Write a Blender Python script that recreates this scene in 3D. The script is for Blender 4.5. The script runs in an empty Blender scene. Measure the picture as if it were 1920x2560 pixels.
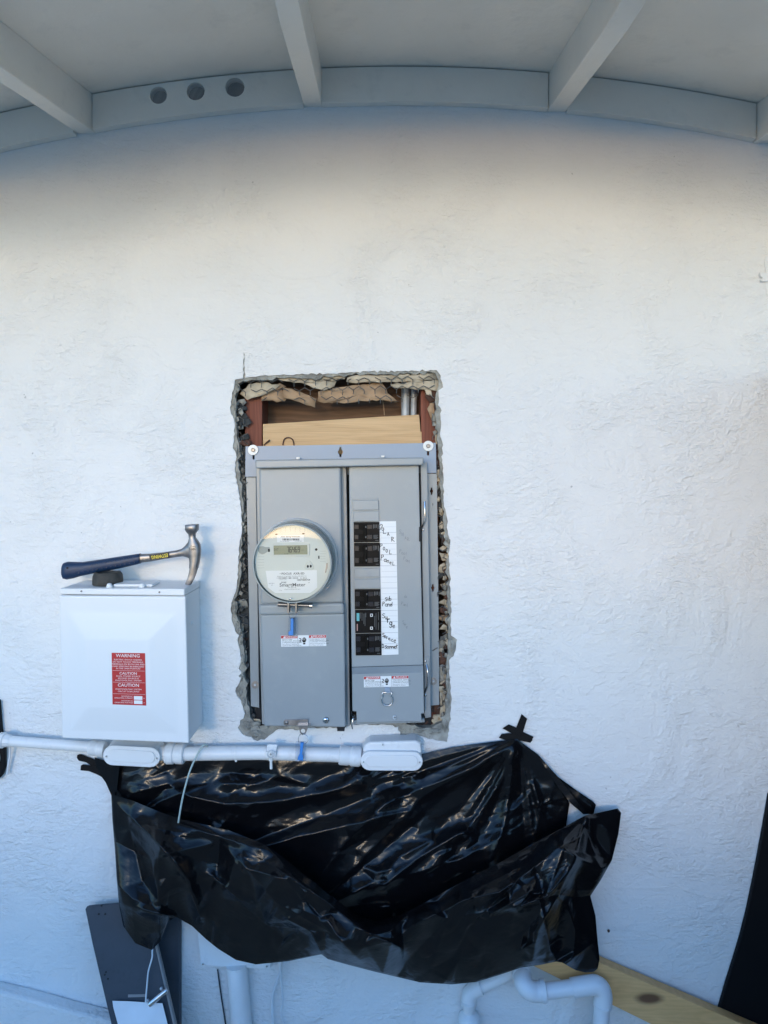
import bpy, math, random
import numpy as np
from mathutils import Vector, Matrix, noise
from mathutils.geometry import tessellate_polygon, delaunay_2d_cdt

S = bpy.context.scene
COL = S.collection
R = math.radians
rnd = random.Random(7)

# ------------------------------------------------------------------ camera, sky, sun, exposure
DIST, FPX, CX, CY, ZC = 1.61, 1774.0, 960.0, 1200.0, 1.50      # wall distance, focal length, principal point, eye height
cam_d = bpy.data.cameras.new('camera')
cam = bpy.data.objects.new('camera', cam_d); COL.objects.link(cam)
cam.location = (0, -DIST, ZC); cam.rotation_euler = (R(90), 0, 0)
cam_d.sensor_width = 36.0; cam_d.sensor_fit = 'AUTO'
cam_d.lens = FPX / 2560 * 36.0
cam_d.shift_x = 0.0; cam_d.shift_y = -(1280 - CY) / 2560
cam_d.clip_start = 0.02; cam_d.clip_end = 2000
S.camera = cam

SUN_EL, SUN_AZ = R(8.0), R(12)            # low soft sun in front of the wall, a little to the left
world = bpy.data.worlds.new('World'); S.world = world; world.use_nodes = True
wn = world.node_tree.nodes; wl = world.node_tree.links
bg = wn['Background']
sky = wn.new('ShaderNodeTexSky'); sky.sky_type = 'NISHITA'; sky.sun_disc = False
sky.sun_elevation = SUN_EL; sky.sun_rotation = R(180) + SUN_AZ
sky.air_density = 1.0; sky.dust_density = 0.4; sky.ozone_density = 4.5; sky.altitude = 50
wl.new(sky.outputs['Color'], bg.inputs['Color']); bg.inputs['Strength'].default_value = 0.15
sun_d = bpy.data.lights.new('sun', 'SUN'); sun_d.energy = 0.17; sun_d.angle = R(7); sun_d.color = (1.0, 0.74, 0.46)
sun = bpy.data.objects.new('sun', sun_d); COL.objects.link(sun)
sdir = Vector((-math.sin(SUN_AZ) * math.cos(SUN_EL), -math.cos(SUN_AZ) * math.cos(SUN_EL), math.sin(SUN_EL)))
sun.rotation_euler = sdir.to_track_quat('Z', 'Y').to_euler(); sun.location = sdir * 20
vs = S.view_settings
vs.view_transform = 'Standard'; vs.look = 'None'; vs.exposure = 2.02; vs.gamma = 1.0; vs.use_curve_mapping = False
S.render.engine = 'CYCLES'
S.cycles.use_denoising = True
S.cycles.max_bounces = 8

# ------------------------------------------------------------------ helpers
def P(px, py, d=0.0):
    """A point d metres in front of the wall that sits at photo pixel (px, py)."""
    s = (DIST - d) / FPX
    return Vector(((px - CX) * s, -d, ZC - (py - CY) * s))

class MB:
    def __init__(s): s.v = []; s.f = []
    def add(s, verts, faces):
        b = len(s.v); s.v += [Vector(v) for v in verts]; s.f += [tuple(i + b for i in f) for f in faces]; return s
    def prism3(s, front, vec):
        n = len(front); back = [Vector(p) + Vector(vec) for p in front]
        fs = [tuple(range(n)), tuple(range(2 * n - 1, n - 1, -1))]
        fs += [(i, i + n, (i + 1) % n + n, (i + 1) % n) for i in range(n)]
        return s.add(list(front) + back, fs)
    def prism(s, pts, df, db): return s.prism3([P(x, y, df) for x, y in pts], (0, df - db, 0))
    def box(s, x0, y0, x1, y1, df, db): return s.prism([(x0, y0), (x0, y1), (x1, y1), (x1, y0)], df, db)
    def box3(s, a, b):
        (x0, y0, z0), (x1, y1, z1) = a, b
        v = [(x0, y0, z0), (x1, y0, z0), (x1, y1, z0), (x0, y1, z0), (x0, y0, z1), (x1, y0, z1), (x1, y1, z1), (x0, y1, z1)]
        return s.add(v, [(0, 3, 2, 1), (4, 5, 6, 7), (0, 1, 5, 4), (1, 2, 6, 5), (2, 3, 7, 6), (3, 0, 4, 7)])
    def plate(s, outline, holes, df, db, back=True):
        """A flat plate with holes, front at depth df, back at depth db."""
        loops = [[P(x, y, df) for x, y in o] for o in [outline] + holes]
        flat = [v for l in loops for v in l]
        tris = tessellate_polygon([[Vector((v.x, v.z, 0)) for v in l] for l in loops])
        fs = []
        for a, b, c in tris:
            va, vb, vc = flat[a], flat[b], flat[c]
            cr = (vb.x - va.x) * (vc.z - va.z) - (vb.z - va.z) * (vc.x - va.x)
            if abs(cr) < 1e-12: continue
            fs.append((a, b, c) if cr > 0 else (a, c, b))
        s.add(flat, fs)
        for l in loops:
            n = len(l); bk = [v + Vector((0, df - db, 0)) for v in l]
            s.add(l + bk, [(i, i + n, (i + 1) % n + n, (i + 1) % n) for i in range(n)])
        if back: s.add([v + Vector((0, df - db, 0)) for v in flat], [f[::-1] for f in fs])
        return s
    def tube(s, pts, r, n=8, caps=True):
        pts = [Vector(p) for p in pts]; m = len(pts)
        rs = r if isinstance(r, (list, tuple)) else [r] * m
        t = [(pts[min(i + 1, m - 1)] - pts[max(i - 1, 0)]).normalized() for i in range(m)]
        up = Vector((0, 0, 1)) if abs(t[0].z) < 0.9 else Vector((1, 0, 0))
        u = t[0].cross(up).normalized(); vs_ = []
        for i in range(m):
            u = (u - t[i] * u.dot(t[i])).normalized(); w = t[i].cross(u)
            for k in range(n):
                a = 2 * math.pi * k / n
                vs_.append(pts[i] + (u * math.cos(a) + w * math.sin(a)) * rs[i])
        fs = [(i * n + k, i * n + (k + 1) % n, (i + 1) * n + (k + 1) % n, (i + 1) * n + k) for i in range(m - 1) for k in range(n)]
        if caps: fs += [tuple(range(n - 1, -1, -1)), tuple((m - 1) * n + k for k in range(n))]
        return s.add(vs_, fs)
    def lathe(s, o, axis, prof, n=32):
        """prof: [(radius, distance along axis)]"""
        o = Vector(o); ax = Vector(axis).normalized()
        up = Vector((0, 0, 1)) if abs(ax.z) < 0.9 else Vector((1, 0, 0))
        u = ax.cross(up).normalized(); w = ax.cross(u); m = len(prof); vs_ = []
        for r, t in prof:
            for k in range(n):
                a = 2 * math.pi * k / n
                vs_.append(o + ax * t + (u * math.cos(a) + w * math.sin(a)) * max(r, 1e-5))
        fs = [(i * n + k, i * n + (k + 1) % n, (i + 1) * n + (k + 1) % n, (i + 1) * n + k) for i in range(m - 1) for k in range(n)]
        fs += [tuple(range(n - 1, -1, -1)), tuple((m - 1) * n + k for k in range(n))]
        return s.add(vs_, fs)
    def disc(s, px, py, rpx, df, db, n=24):
        return s.prism([(px + rpx * math.cos(2 * math.pi * k / n), py + rpx * math.sin(2 * math.pi * k / n)) for k in range(n)], df, db)

def ring_pts(px, py, r, n=16, r2=None, a0=0.0):
    r2 = r2 or r
    return [(px + r * math.cos(a0 + 2 * math.pi * k / n), py + r2 * math.sin(a0 + 2 * math.pi * k / n)) for k in range(n)]

def rrect(x0, y0, x1, y1, r, n=5):
    out = []
    for cx, cy, a0 in ((x1 - r, y0 + r, -90), (x1 - r, y1 - r, 0), (x0 + r, y1 - r, 90), (x0 + r, y0 + r, 180)):
        for k in range(n + 1):
            a = R(a0 + 90 * k / n); out.append((cx + r * math.cos(a), cy + r * math.sin(a)))
    return out

def fix_normals(me):
    import bmesh
    bm = bmesh.new(); bm.from_mesh(me); bmesh.ops.recalc_face_normals(bm, faces=bm.faces); bm.to_mesh(me); bm.free()

def link_mesh(name, mb, mat, parent=None, bevel=0.0, smooth=None, seg=2, fix=True):
    me = bpy.data.meshes.new(name)
    off = parent_world(parent)
    me.from_pydata([tuple(v - off) for v in mb.v], [], mb.f)
    if fix: fix_normals(me)
    me.materials.append(mat)
    if smooth:
        for p in me.polygons: p.use_smooth = True
        me.set_sharp_from_angle(angle=R(smooth))
    o = bpy.data.objects.new(name, me); COL.objects.link(o)
    if parent: o.parent = parent
    if bevel:
        b = o.modifiers.new('bevel', 'BEVEL'); b.width = bevel; b.segments = seg; b.limit_method = 'ANGLE'; b.angle_limit = R(40)
    return o

def parent_world(p):
    v = Vector((0, 0, 0))
    while p is not None: v = v + p.location; p = p.parent
    return v

def part(name, mb, mat, parent, bevel=0.0, smooth=None, label=None, kind=None, seg=2, fix=True):
    o = link_mesh(name, mb, mat, parent, bevel, smooth, seg, fix)
    if label: o['label'] = label
    if kind: o['kind'] = kind
    return o

def thing(name, label, cat, loc, group=None):
    o = bpy.data.objects.new(name, None); COL.objects.link(o); o.location = loc; o.empty_display_size = 0.05
    o['label'] = label; o['category'] = cat
    if group: o['group'] = group
    return o

def solo(name, mb, mat, label, cat, group=None, **k):
    o = link_mesh(name, mb, mat, None, **k); o['label'] = label; o['category'] = cat
    if group: o['group'] = group
    return o

# ------------------------------------------------------------------ materials
def new_mat(name):
    m = bpy.data.materials.new(name); m.use_nodes = True
    return m, m.node_tree.nodes, m.node_tree.links, m.node_tree.nodes['Principled BSDF']

def mat(name, col, rough=0.5, metal=0.0, var=0.0, vscale=8.0, bump=0.0, bscale=200.0, spec=0.5, coat=0.0, dirt=None, dscale=30, damt=0.5):
    m, n, l, b = new_mat(name)
    b.inputs['Base Color'].default_value = (*col, 1); b.inputs['Roughness'].default_value = rough
    b.inputs['Metallic'].default_value = metal; b.inputs['Specular IOR Level'].default_value = spec
    b.inputs['Coat Weight'].default_value = coat
    tc = n.new('ShaderNodeTexCoord')
    if var:
        t = n.new('ShaderNodeTexNoise'); t.inputs['Scale'].default_value = vscale; t.inputs['Detail'].default_value = 5
        l.new(tc.outputs['Object'], t.inputs['Vector'])
        r = n.new('ShaderNodeValToRGB'); r.color_ramp.elements[0].position = 0.3; r.color_ramp.elements[1].position = 0.7
        r.color_ramp.elements[0].color = (*[c * (1 - var) for c in col], 1); r.color_ramp.elements[1].color = (*[min(1, c * (1 + var * 0.7)) for c in col], 1)
        l.new(t.outputs['Fac'], r.inputs['Fac']); last = r.outputs['Color']
        if dirt:
            t2 = n.new('ShaderNodeTexNoise'); t2.inputs['Scale'].default_value = dscale; t2.inputs['Detail'].default_value = 8; t2.inputs['Roughness'].default_value = 0.7
            l.new(tc.outputs['Object'], t2.inputs['Vector'])
            r2 = n.new('ShaderNodeValToRGB'); r2.color_ramp.elements[0].position = 0.55; r2.color_ramp.elements[1].position = 0.72
            r2.color_ramp.elements[1].color = (damt, damt, damt, 1); r2.color_ramp.elements[0].color = (0, 0, 0, 1)
            l.new(t2.outputs['Fac'], r2.inputs['Fac'])
            mx = n.new('ShaderNodeMixRGB'); mx.inputs['Color2'].default_value = (*dirt, 1)
            l.new(r2.outputs['Color'], mx.inputs['Fac']); l.new(last, mx.inputs['Color1']); last = mx.outputs['Color']
        l.new(last, b.inputs['Base Color'])
        mr = n.new('ShaderNodeMapRange'); mr.inputs['To Min'].default_value = max(0.03, rough - 0.08); mr.inputs['To Max'].default_value = min(1, rough + 0.08)
        l.new(t.outputs['Fac'], mr.inputs['Value']); l.new(mr.outputs['Result'], b.inputs['Roughness'])
    if bump:
        t = n.new('ShaderNodeTexNoise'); t.inputs['Scale'].default_value = bscale; t.inputs['Detail'].default_value = 6; t.inputs['Roughness'].default_value = 0.6
        l.new(tc.outputs['Object'], t.inputs['Vector'])
        bp = n.new('ShaderNodeBump'); bp.inputs['Strength'].default_value = 1.0; bp.inputs['Distance'].default_value = bump
        l.new(t.outputs['Fac'], bp.inputs['Height']); l.new(bp.outputs['Normal'], b.inputs['Normal'])
    return m

def wood(name, c1, c2, scale=(3, 40, 40), rough=0.6, knots=None, bump=0.0006):
    m, n, l, b = new_mat(name)
    tc = n.new('ShaderNodeTexCoord'); mp = n.new('ShaderNodeMapping'); mp.inputs['Scale'].default_value = scale
    l.new(tc.outputs['Object'], mp.inputs['Vector'])
    t = n.new('ShaderNodeTexNoise'); t.inputs['Scale'].default_value = 1.0; t.inputs['Detail'].default_value = 6; t.inputs['Distortion'].default_value = 1.2
    l.new(mp.outputs['Vector'], t.inputs['Vector'])
    w = n.new('ShaderNodeTexWave'); w.inputs['Scale'].default_value = 0.9; w.inputs['Distortion'].default_value = 14; w.inputs['Detail'].default_value = 3
    w.bands_direction = 'Z' if scale[0] < scale[2] else 'X'
    l.new(mp.outputs['Vector'], w.inputs['Vector'])
    ad = n.new('ShaderNodeMixRGB'); ad.inputs['Fac'].default_value = 0.16
    l.new(t.outputs['Fac'], ad.inputs['Color1']); l.new(w.outputs['Color'], ad.inputs['Color2'])
    r = n.new('ShaderNodeValToRGB'); r.color_ramp.elements[0].position = 0.25; r.color_ramp.elements[1].position = 0.7
    r.color_ramp.elements[0].color = (*c2, 1); r.color_ramp.elements[1].color = (*c1, 1)
    l.new(ad.outputs['Color'], r.inputs['Fac']); last = r.outputs['Color']
    for (kx, ky, kz, kr, stretch) in knots or []:
        sb = n.new('ShaderNodeVectorMath'); sb.operation = 'SUBTRACT'; sb.inputs[1].default_value = (kx, ky, kz); l.new(tc.outputs['Object'], sb.inputs[0])
        ml = n.new('ShaderNodeVectorMath'); ml.operation = 'MULTIPLY'; ml.inputs[1].default_value = stretch; l.new(sb.outputs[0], ml.inputs[0])
        ln = n.new('ShaderNodeVectorMath'); ln.operation = 'LENGTH'; l.new(ml.outputs[0], ln.inputs[0])
        kr_ = n.new('ShaderNodeValToRGB'); kr_.color_ramp.elements[0].position = kr * 0.75; kr_.color_ramp.elements[1].position = kr * 1.5
        kr_.color_ramp.elements[0].color = (0.9, 0.9, 0.9, 1); kr_.color_ramp.elements[1].color = (0, 0, 0, 1)
        l.new(ln.outputs['Value'], kr_.inputs['Fac'])
        mx = n.new('ShaderNodeMixRGB'); mx.inputs['Color2'].default_value = (0.10, 0.035, 0.018, 1)
        l.new(kr_.outputs['Color'], mx.inputs['Fac']); l.new(last, mx.inputs['Color1']); last = mx.outputs['Color']
    l.new(last, b.inputs['Base Color']); b.inputs['Roughness'].default_value = rough
    bp = n.new('ShaderNodeBump'); bp.inputs['Distance'].default_value = bump; l.new(ad.outputs['Color'], bp.inputs['Height']); l.new(bp.outputs['Normal'], b.inputs['Normal'])
    return m

def stucco(name, col=(0.80, 0.80, 0.80), strength=1.0):
    m, n, l, b = new_mat(name)
    tc = n.new('ShaderNodeTexCoord')
    def noise_tex(scale, detail=5, rough=0.55, dist=0.0, sx=1, sz=1, rot=0.0, off=0.0):
        mp = n.new('ShaderNodeMapping'); mp.inputs['Scale'].default_value = (sx, 1, sz); mp.inputs['Rotation'].default_value = (0, rot, 0); mp.inputs['Location'].default_value = (off, off * 0.7, off * 1.3)
        l.new(tc.outputs['Object'], mp.inputs['Vector'])
        t = n.new('ShaderNodeTexNoise'); t.inputs['Scale'].default_value = scale; t.inputs['Detail'].default_value = detail
        t.inputs['Roughness'].default_value = rough; t.inputs['Distortion'].default_value = dist
        l.new(mp.outputs['Vector'], t.inputs['Vector']); return t.outputs['Fac']
    def ramp(x, a, c):
        r = n.new('ShaderNodeMapRange'); r.interpolation_type = 'SMOOTHSTEP'; r.inputs['From Min'].default_value = a; r.inputs['From Max'].default_value = c
        l.new(x, r.inputs['Value']); return r.outputs['Result']
    def op(o, x, y):
        q = n.new('ShaderNodeMath'); q.operation = o
        for i, z in enumerate((x, y)):
            if isinstance(z, (int, float)): q.inputs[i].default_value = z
            else: l.new(z, q.inputs[i])
        return q.outputs[0]
    rough_zone = ramp(noise_tex(4.2, 4, 0.6, 0.8), 0.40, 0.62)
    stroke_zone = ramp(noise_tex(3.1, 3, 0.5, 0.6, off=7.3), 0.46, 0.66)
    lace = ramp(noise_tex(22, 4, 0.62, 1.2, 0.7, 1.7, R(6)), 0.44, 0.54)          # skip-trowel plates with ragged edges
    grain = noise_tex(120, 2, 0.55, 0.5, 0.85, 1.2)
    grain2 = noise_tex(60, 3, 0.6, 0.7, 0.8, 1.3, R(-10), 4.4)
    lumps = noise_tex(36, 3, 0.6, 1.1, 0.7, 1.7, R(-4), 3.1)
    strokes = noise_tex(34, 2, 0.55, 0.3, 0.14, 3.2, R(-17), 1.7)
    strokes2 = noise_tex(30, 2, 0.55, 0.3, 0.16, 3.0, R(9), 5.2)
    big = ramp(noise_tex(9, 5, 0.6, 1.4, 0.8, 1.3, 0.2, 9.9), 0.485, 0.515)        # edges of trowelled patches
    h = op('MULTIPLY', op('MULTIPLY', lace, rough_zone), 0.16)
    h = op('ADD', h, op('MULTIPLY', op('MULTIPLY', lumps, op('ADD', rough_zone, 0.3)), 0.25))
    h = op('ADD', h, op('MULTIPLY', op('ADD', op('MULTIPLY', grain, 0.40), op('MULTIPLY', grain2, 0.70)), op('ADD', op('MULTIPLY', rough_zone, 0.60), 0.45)))
    h = op('ADD', h, op('MULTIPLY', op('MULTIPLY', strokes, stroke_zone), 0.32))
    h = op('ADD', h, op('MULTIPLY', op('MULTIPLY', strokes2, op('SUBTRACT', 1.0, stroke_zone)), 0.15))
    h = op('ADD', h, op('MULTIPLY', big, 0.10))
    bp = n.new('ShaderNodeBump'); bp.inputs['Strength'].default_value = 1.0; bp.inputs['Distance'].default_value = 0.0052 * strength
    l.new(h, bp.inputs['Height']); l.new(bp.outputs['Normal'], b.inputs['Normal'])
    cv = n.new('ShaderNodeValToRGB'); cv.color_ramp.elements[0].position = 0.35; cv.color_ramp.elements[1].position = 0.65
    cv.color_ramp.elements[0].color = (*[c * 0.965 for c in col], 1); cv.color_ramp.elements[1].color = (*col, 1)
    l.new(noise_tex(2.5, 6, 0.6), cv.inputs['Fac'])
    speck = ramp(noise_tex(55, 2, 0.5, 0.0, off=13.0), 0.775, 0.80)
    mx = n.new('ShaderNodeMixRGB'); mx.inputs['Color2'].default_value = (0.33, 0.33, 0.34, 1)
    l.new(op('MULTIPLY', speck, 0.6), mx.inputs['Fac']); l.new(cv.outputs['Color'], mx.inputs['Color1']); l.new(mx.outputs['Color'], b.inputs['Base Color'])
    b.inputs['Roughness'].default_value = 0.62; b.inputs['Specular IOR Level'].default_value = 0.35
    return m

M = {}
M['stucco'] = stucco('white_stucco')
M['mortar'] = mat('grey_mortar', (0.36, 0.355, 0.32), 0.9, var=0.45, vscale=28, bump=0.006, bscale=110, dirt=(0.09, 0.085, 0.075), dscale=45, damt=0.75)
M['eave'] = mat('eave_paint', (0.82, 0.785, 0.72), 0.55, var=0.06, vscale=5, bump=0.0012, bscale=45, dirt=(0.55, 0.54, 0.50), dscale=14, damt=0.3)
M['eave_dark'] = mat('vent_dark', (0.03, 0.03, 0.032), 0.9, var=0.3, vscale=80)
M['screen'] = mat('vent_wire', (0.60, 0.60, 0.60), 0.6, 0.0)
M['gray'] = mat('grey_enamel', (0.31, 0.34, 0.36), 0.34, var=0.06, vscale=6, dirt=(0.40, 0.41, 0.41), dscale=16, damt=0.35, bump=0.0002, bscale=300)
M['gray_lt'] = mat('primed_steel', (0.27, 0.34, 0.44), 0.4, 0.0, var=0.08, vscale=9)
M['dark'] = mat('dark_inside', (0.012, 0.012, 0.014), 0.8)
M['redwood'] = wood('old_redwood', (0.26, 0.085, 0.05), (0.13, 0.04, 0.025), (40, 40, 4), 0.75)
M['oldboard'] = wood('old_board', (0.20, 0.12, 0.075), (0.09, 0.05, 0.03), (4, 30, 30), 0.8)
M['pine'] = wood('fresh_pine', (0.66, 0.44, 0.23), (0.52, 0.325, 0.155), (5, 30, 75), 0.55,
                 knots=[])
M['paper'] = mat('tan_building_paper', (0.40, 0.27, 0.165), 0.8, var=0.25, vscale=30, bump=0.001, bscale=90)
M['paper_lt'] = mat('cream_building_paper', (0.55, 0.47, 0.35), 0.85, var=0.3, vscale=26, bump=0.0015, bscale=90, dirt=(0.2, 0.17, 0.12), dscale=40, damt=0.7)
M['felt'] = mat('dark_felt', (0.055, 0.06, 0.062), 0.9, var=0.4, vscale=40, bump=0.002, bscale=90)
M['rust'] = mat('rusty_brown', (0.10, 0.05, 0.035), 0.85, var=0.4, vscale=50, bump=0.002, bscale=100)
M['lath'] = mat('lath_wire', (0.22, 0.21, 0.20), 0.45, 0.7, var=0.3, vscale=60)
M['galv'] = mat('galvanised', (0.50, 0.54, 0.58), 0.55, 0.3, var=0.25, vscale=40)
M['steel'] = mat('bright_steel', (0.62, 0.62, 0.63), 0.22, 1.0)
M['ring'] = mat('ring_metal', (0.80, 0.80, 0.79), 0.38, 0.55)
M['steel_dk'] = mat('dull_steel', (0.27, 0.26, 0.26), 0.4, 0.9, var=0.3, vscale=60)
M['white_pl'] = mat('white_plastic', (0.78, 0.79, 0.78), 0.35)
M['white_box'] = mat('white_enamel', (0.78, 0.79, 0.80), 0.48)
M['white_paint'] = mat('white_pipe_paint', (0.78, 0.79, 0.80), 0.38, var=0.05, vscale=14, bump=0.0005, bscale=120, dirt=(0.5, 0.5, 0.5), dscale=40, damt=0.35)
M['pvc'] = mat('white_pvc', (0.74, 0.76, 0.79), 0.35, var=0.05, vscale=10)
M['red'] = mat('sign_red', (0.48, 0.02, 0.025), 0.4)
M['red_st'] = mat('sticker_red', (0.55, 0.03, 0.03), 0.4)
M['ink'] = mat('black_ink', (0.012, 0.012, 0.014), 0.5)
M['pencil'] = mat('faint_pencil', (0.15, 0.165, 0.18), 0.5)
M['white_ink'] = mat('white_print', (0.80, 0.78, 0.78), 0.5)
M['grey_ink'] = mat('grey_print', (0.10, 0.105, 0.11), 0.5)
M['label_white'] = mat('label_white', (0.82, 0.83, 0.84), 0.45)
M['label_line'] = mat('label_line', (0.42, 0.44, 0.48), 0.5)
M['breaker'] = mat('breaker_black', (0.005, 0.005, 0.006), 0.45, spec=0.12)
M['breaker_hi'] = mat('breaker_satin', (0.012, 0.014, 0.022), 0.3, spec=0.35)
M['breaker_handle'] = mat('breaker_handle', (0.003, 0.003, 0.003), 0.5, spec=0.1)
M['teal'] = mat('teal_print', (0.12, 0.42, 0.45), 0.5)
M['pink_ink'] = mat('pink_print', (0.5, 0.28, 0.25), 0.5)
M['face'] = mat('meter_face', (0.66, 0.68, 0.64), 0.5, var=0.02, vscale=10)
M['face_in'] = mat('meter_grey', (0.36, 0.38, 0.36), 0.5)
M['lcd'] = mat('lcd_green', (0.27, 0.29, 0.20), 0.25)
M['lcd_ink'] = mat('lcd_segment', (0.035, 0.04, 0.03), 0.4)
M['blue'] = mat('blue_plastic', (0.05, 0.24, 0.64), 0.35)
M['navy'] = mat('navy_grip', (0.006, 0.026, 0.075), 0.45, var=0.15, vscale=60, bump=0.0004, bscale=400)
M['yellow'] = mat('yellow_print', (0.75, 0.58, 0.04), 0.45)
M['rubber'] = mat('dusty_rubber', (0.05, 0.048, 0.042), 0.7, var=0.35, vscale=60, bump=0.001, bscale=200)
M['tape'] = mat('black_tape', (0.005, 0.005, 0.006), 0.55, spec=0.2, bump=0.0003, bscale=120)
M['wire_green'] = mat('pale_green_wire', (0.40, 0.50, 0.48), 0.4)
M['cable_white'] = mat('white_cable', (0.68, 0.71, 0.74), 0.4)
M['charcoal'] = mat('charcoal_panel', (0.052, 0.062, 0.078), 0.55, var=0.10, vscale=20, spec=0.3, dirt=(0.03, 0.035, 0.04), dscale=60, damt=0.4)
M['charcoal_edge'] = mat('worn_edge', (0.26, 0.25, 0.25), 0.5)
M['black_post'] = mat('black_post', (0.005, 0.0055, 0.007), 0.6, spec=0.2)
M['paper_sheet'] = mat('paper_sheet', (0.78, 0.79, 0.82), 0.6, var=0.04, vscale=30)
M['ground'] = mat('warm_bounce_concrete', (0.60, 0.47, 0.335), 0.85, var=0.2, vscale=3, bump=0.003, bscale=60)  # tan chosen so the unseen ground bounces warm light up to the eave
M['plank'] = wood('stud_lumber', (0.47, 0.36, 0.20), (0.37, 0.27, 0.14), (3, 30, 45), 0.6)

def glass(name, tint=(1, 1, 1), alpha_rough=0.03, mixf=0.85):
    m, n, l, b = new_mat(name)
    out = n['Material Output']; tr = n.new('ShaderNodeBsdfTransparent'); tr.inputs['Color'].default_value = (*tint, 1)
    gl = n.new('ShaderNodeBsdfGlossy'); gl.inputs['Roughness'].default_value = alpha_rough
    fr = n.new('ShaderNodeFresnel'); fr.inputs['IOR'].default_value = 1.45
    mx = n.new('ShaderNodeMixShader'); l.new(fr.outputs[0], mx.inputs['Fac']); l.new(tr.outputs[0], mx.inputs[1]); l.new(gl.outputs[0], mx.inputs[2])
    l.new(mx.outputs[0], out.inputs['Surface']); n.remove(b)
    return m
M['glass'] = glass('clear_cover', (0.97, 0.98, 0.97))
M['clear'] = glass('clear_plastic', (0.92, 0.95, 0.99), 0.1)

def plastic_sheet():
    m, n, l, b = new_mat('black_polythene')
    b.inputs['Base Color'].default_value = (0.0045, 0.0045, 0.0055, 1); b.inputs['Roughness'].default_value = 0.2; b.inputs['Specular IOR Level'].default_value = 0.34
    tc = n.new('ShaderNodeTexCoord')
    t = n.new('ShaderNodeTexNoise'); t.inputs['Scale'].default_value = 26; t.inputs['Detail'].default_value = 5; t.inputs['Distortion'].default_value = 1.5
    l.new(tc.outputs['Object'], t.inputs['Vector'])
    v = n.new('ShaderNodeTexVoronoi'); v.feature = 'DISTANCE_TO_EDGE'; v.inputs['Scale'].default_value = 34
    mp = n.new('ShaderNodeMapping'); mp.inputs['Scale'].default_value = (1, 1, 1.6); mp.inputs['Rotation'].default_value = (0, 0.5, 0)
    l.new(tc.outputs['Object'], mp.inputs['Vector']); l.new(mp.outputs['Vector'], v.inputs['Vector'])
    s_ = n.new('ShaderNodeMath'); s_.operation = 'MULTIPLY'; s_.inputs[1].default_value = 0.25; l.new(v.outputs['Distance'], s_.inputs[0])
    a = n.new('ShaderNodeMath'); a.operation = 'ADD'; l.new(t.outputs['Fac'], a.inputs[0]); l.new(s_.outputs[0], a.inputs[1])
    bp = n.new('ShaderNodeBump'); bp.inputs['Distance'].default_value = 0.0022; bp.inputs['Strength'].default_value = 0.4
    l.new(a.outputs[0], bp.inputs['Height']); l.new(bp.outputs['Normal'], b.inputs['Normal'])
    t2 = n.new('ShaderNodeTexNoise'); t2.inputs['Scale'].default_value = 9; l.new(tc.outputs['Object'], t2.inputs['Vector'])
    mr = n.new('ShaderNodeMapRange'); mr.inputs['To Min'].default_value = 0.12; mr.inputs['To Max'].default_value = 0.28; l.new(t2.outputs['Fac'], mr.inputs['Value']); l.new(mr.outputs['Result'], b.inputs['Roughness'])
    return m
M['poly'] = plastic_sheet()

# ------------------------------------------------------------------ text and strokes
def text_mb(mb, s, px, py, size, d, rot=0.0, align='CENTER', sx=1.0, bold=0.0):
    """Flat lettering, its cap height about 0.7*size pixels, centred on (px, py), turned by rot degrees clockwise."""
    cu = bpy.data.curves.new('txt', 'FONT'); cu.body = s; cu.size = 1.0; cu.align_x = align; cu.align_y = 'CENTER'
    cu.resolution_u = 2; cu.offset = bold
    ob = bpy.data.objects.new('txt', cu); COL.objects.link(ob)
    me = bpy.data.meshes.new_from_object(ob)
    c, sn = math.cos(R(rot)), math.sin(R(rot)); vv = []
    for v in me.vertices:
        x, y = v.co.x * size * sx, -v.co.y * size
        vv.append(P(px + x * c - y * sn, py + x * sn + y * c, d))
    mb.add(vv, [tuple(p.vertices) for p in me.polygons])
    bpy.data.objects.remove(ob); bpy.data.curves.remove(cu); bpy.data.meshes.remove(me)
    return mb

def stroke(mb, pts, w, d):
    for (x0, y0), (x1, y1) in zip(pts, pts[1:]):
        L = math.hypot(x1 - x0, y1 - y0) or 1e-6; nx, ny = -(y1 - y0) / L * w / 2, (x1 - x0) / L * w / 2
        ex, ey = (x1 - x0) / L * w * 0.25, (y1 - y0) / L * w * 0.25
        q = [(x0 - ex + nx, y0 - ey + ny), (x0 - ex - nx, y0 - ey - ny), (x1 + ex - nx, y1 + ey - ny), (x1 + ex + nx, y1 + ey + ny)]
        mb.add([P(x, y, d) for x, y in q], [(0, 1, 2, 3)])

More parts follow.
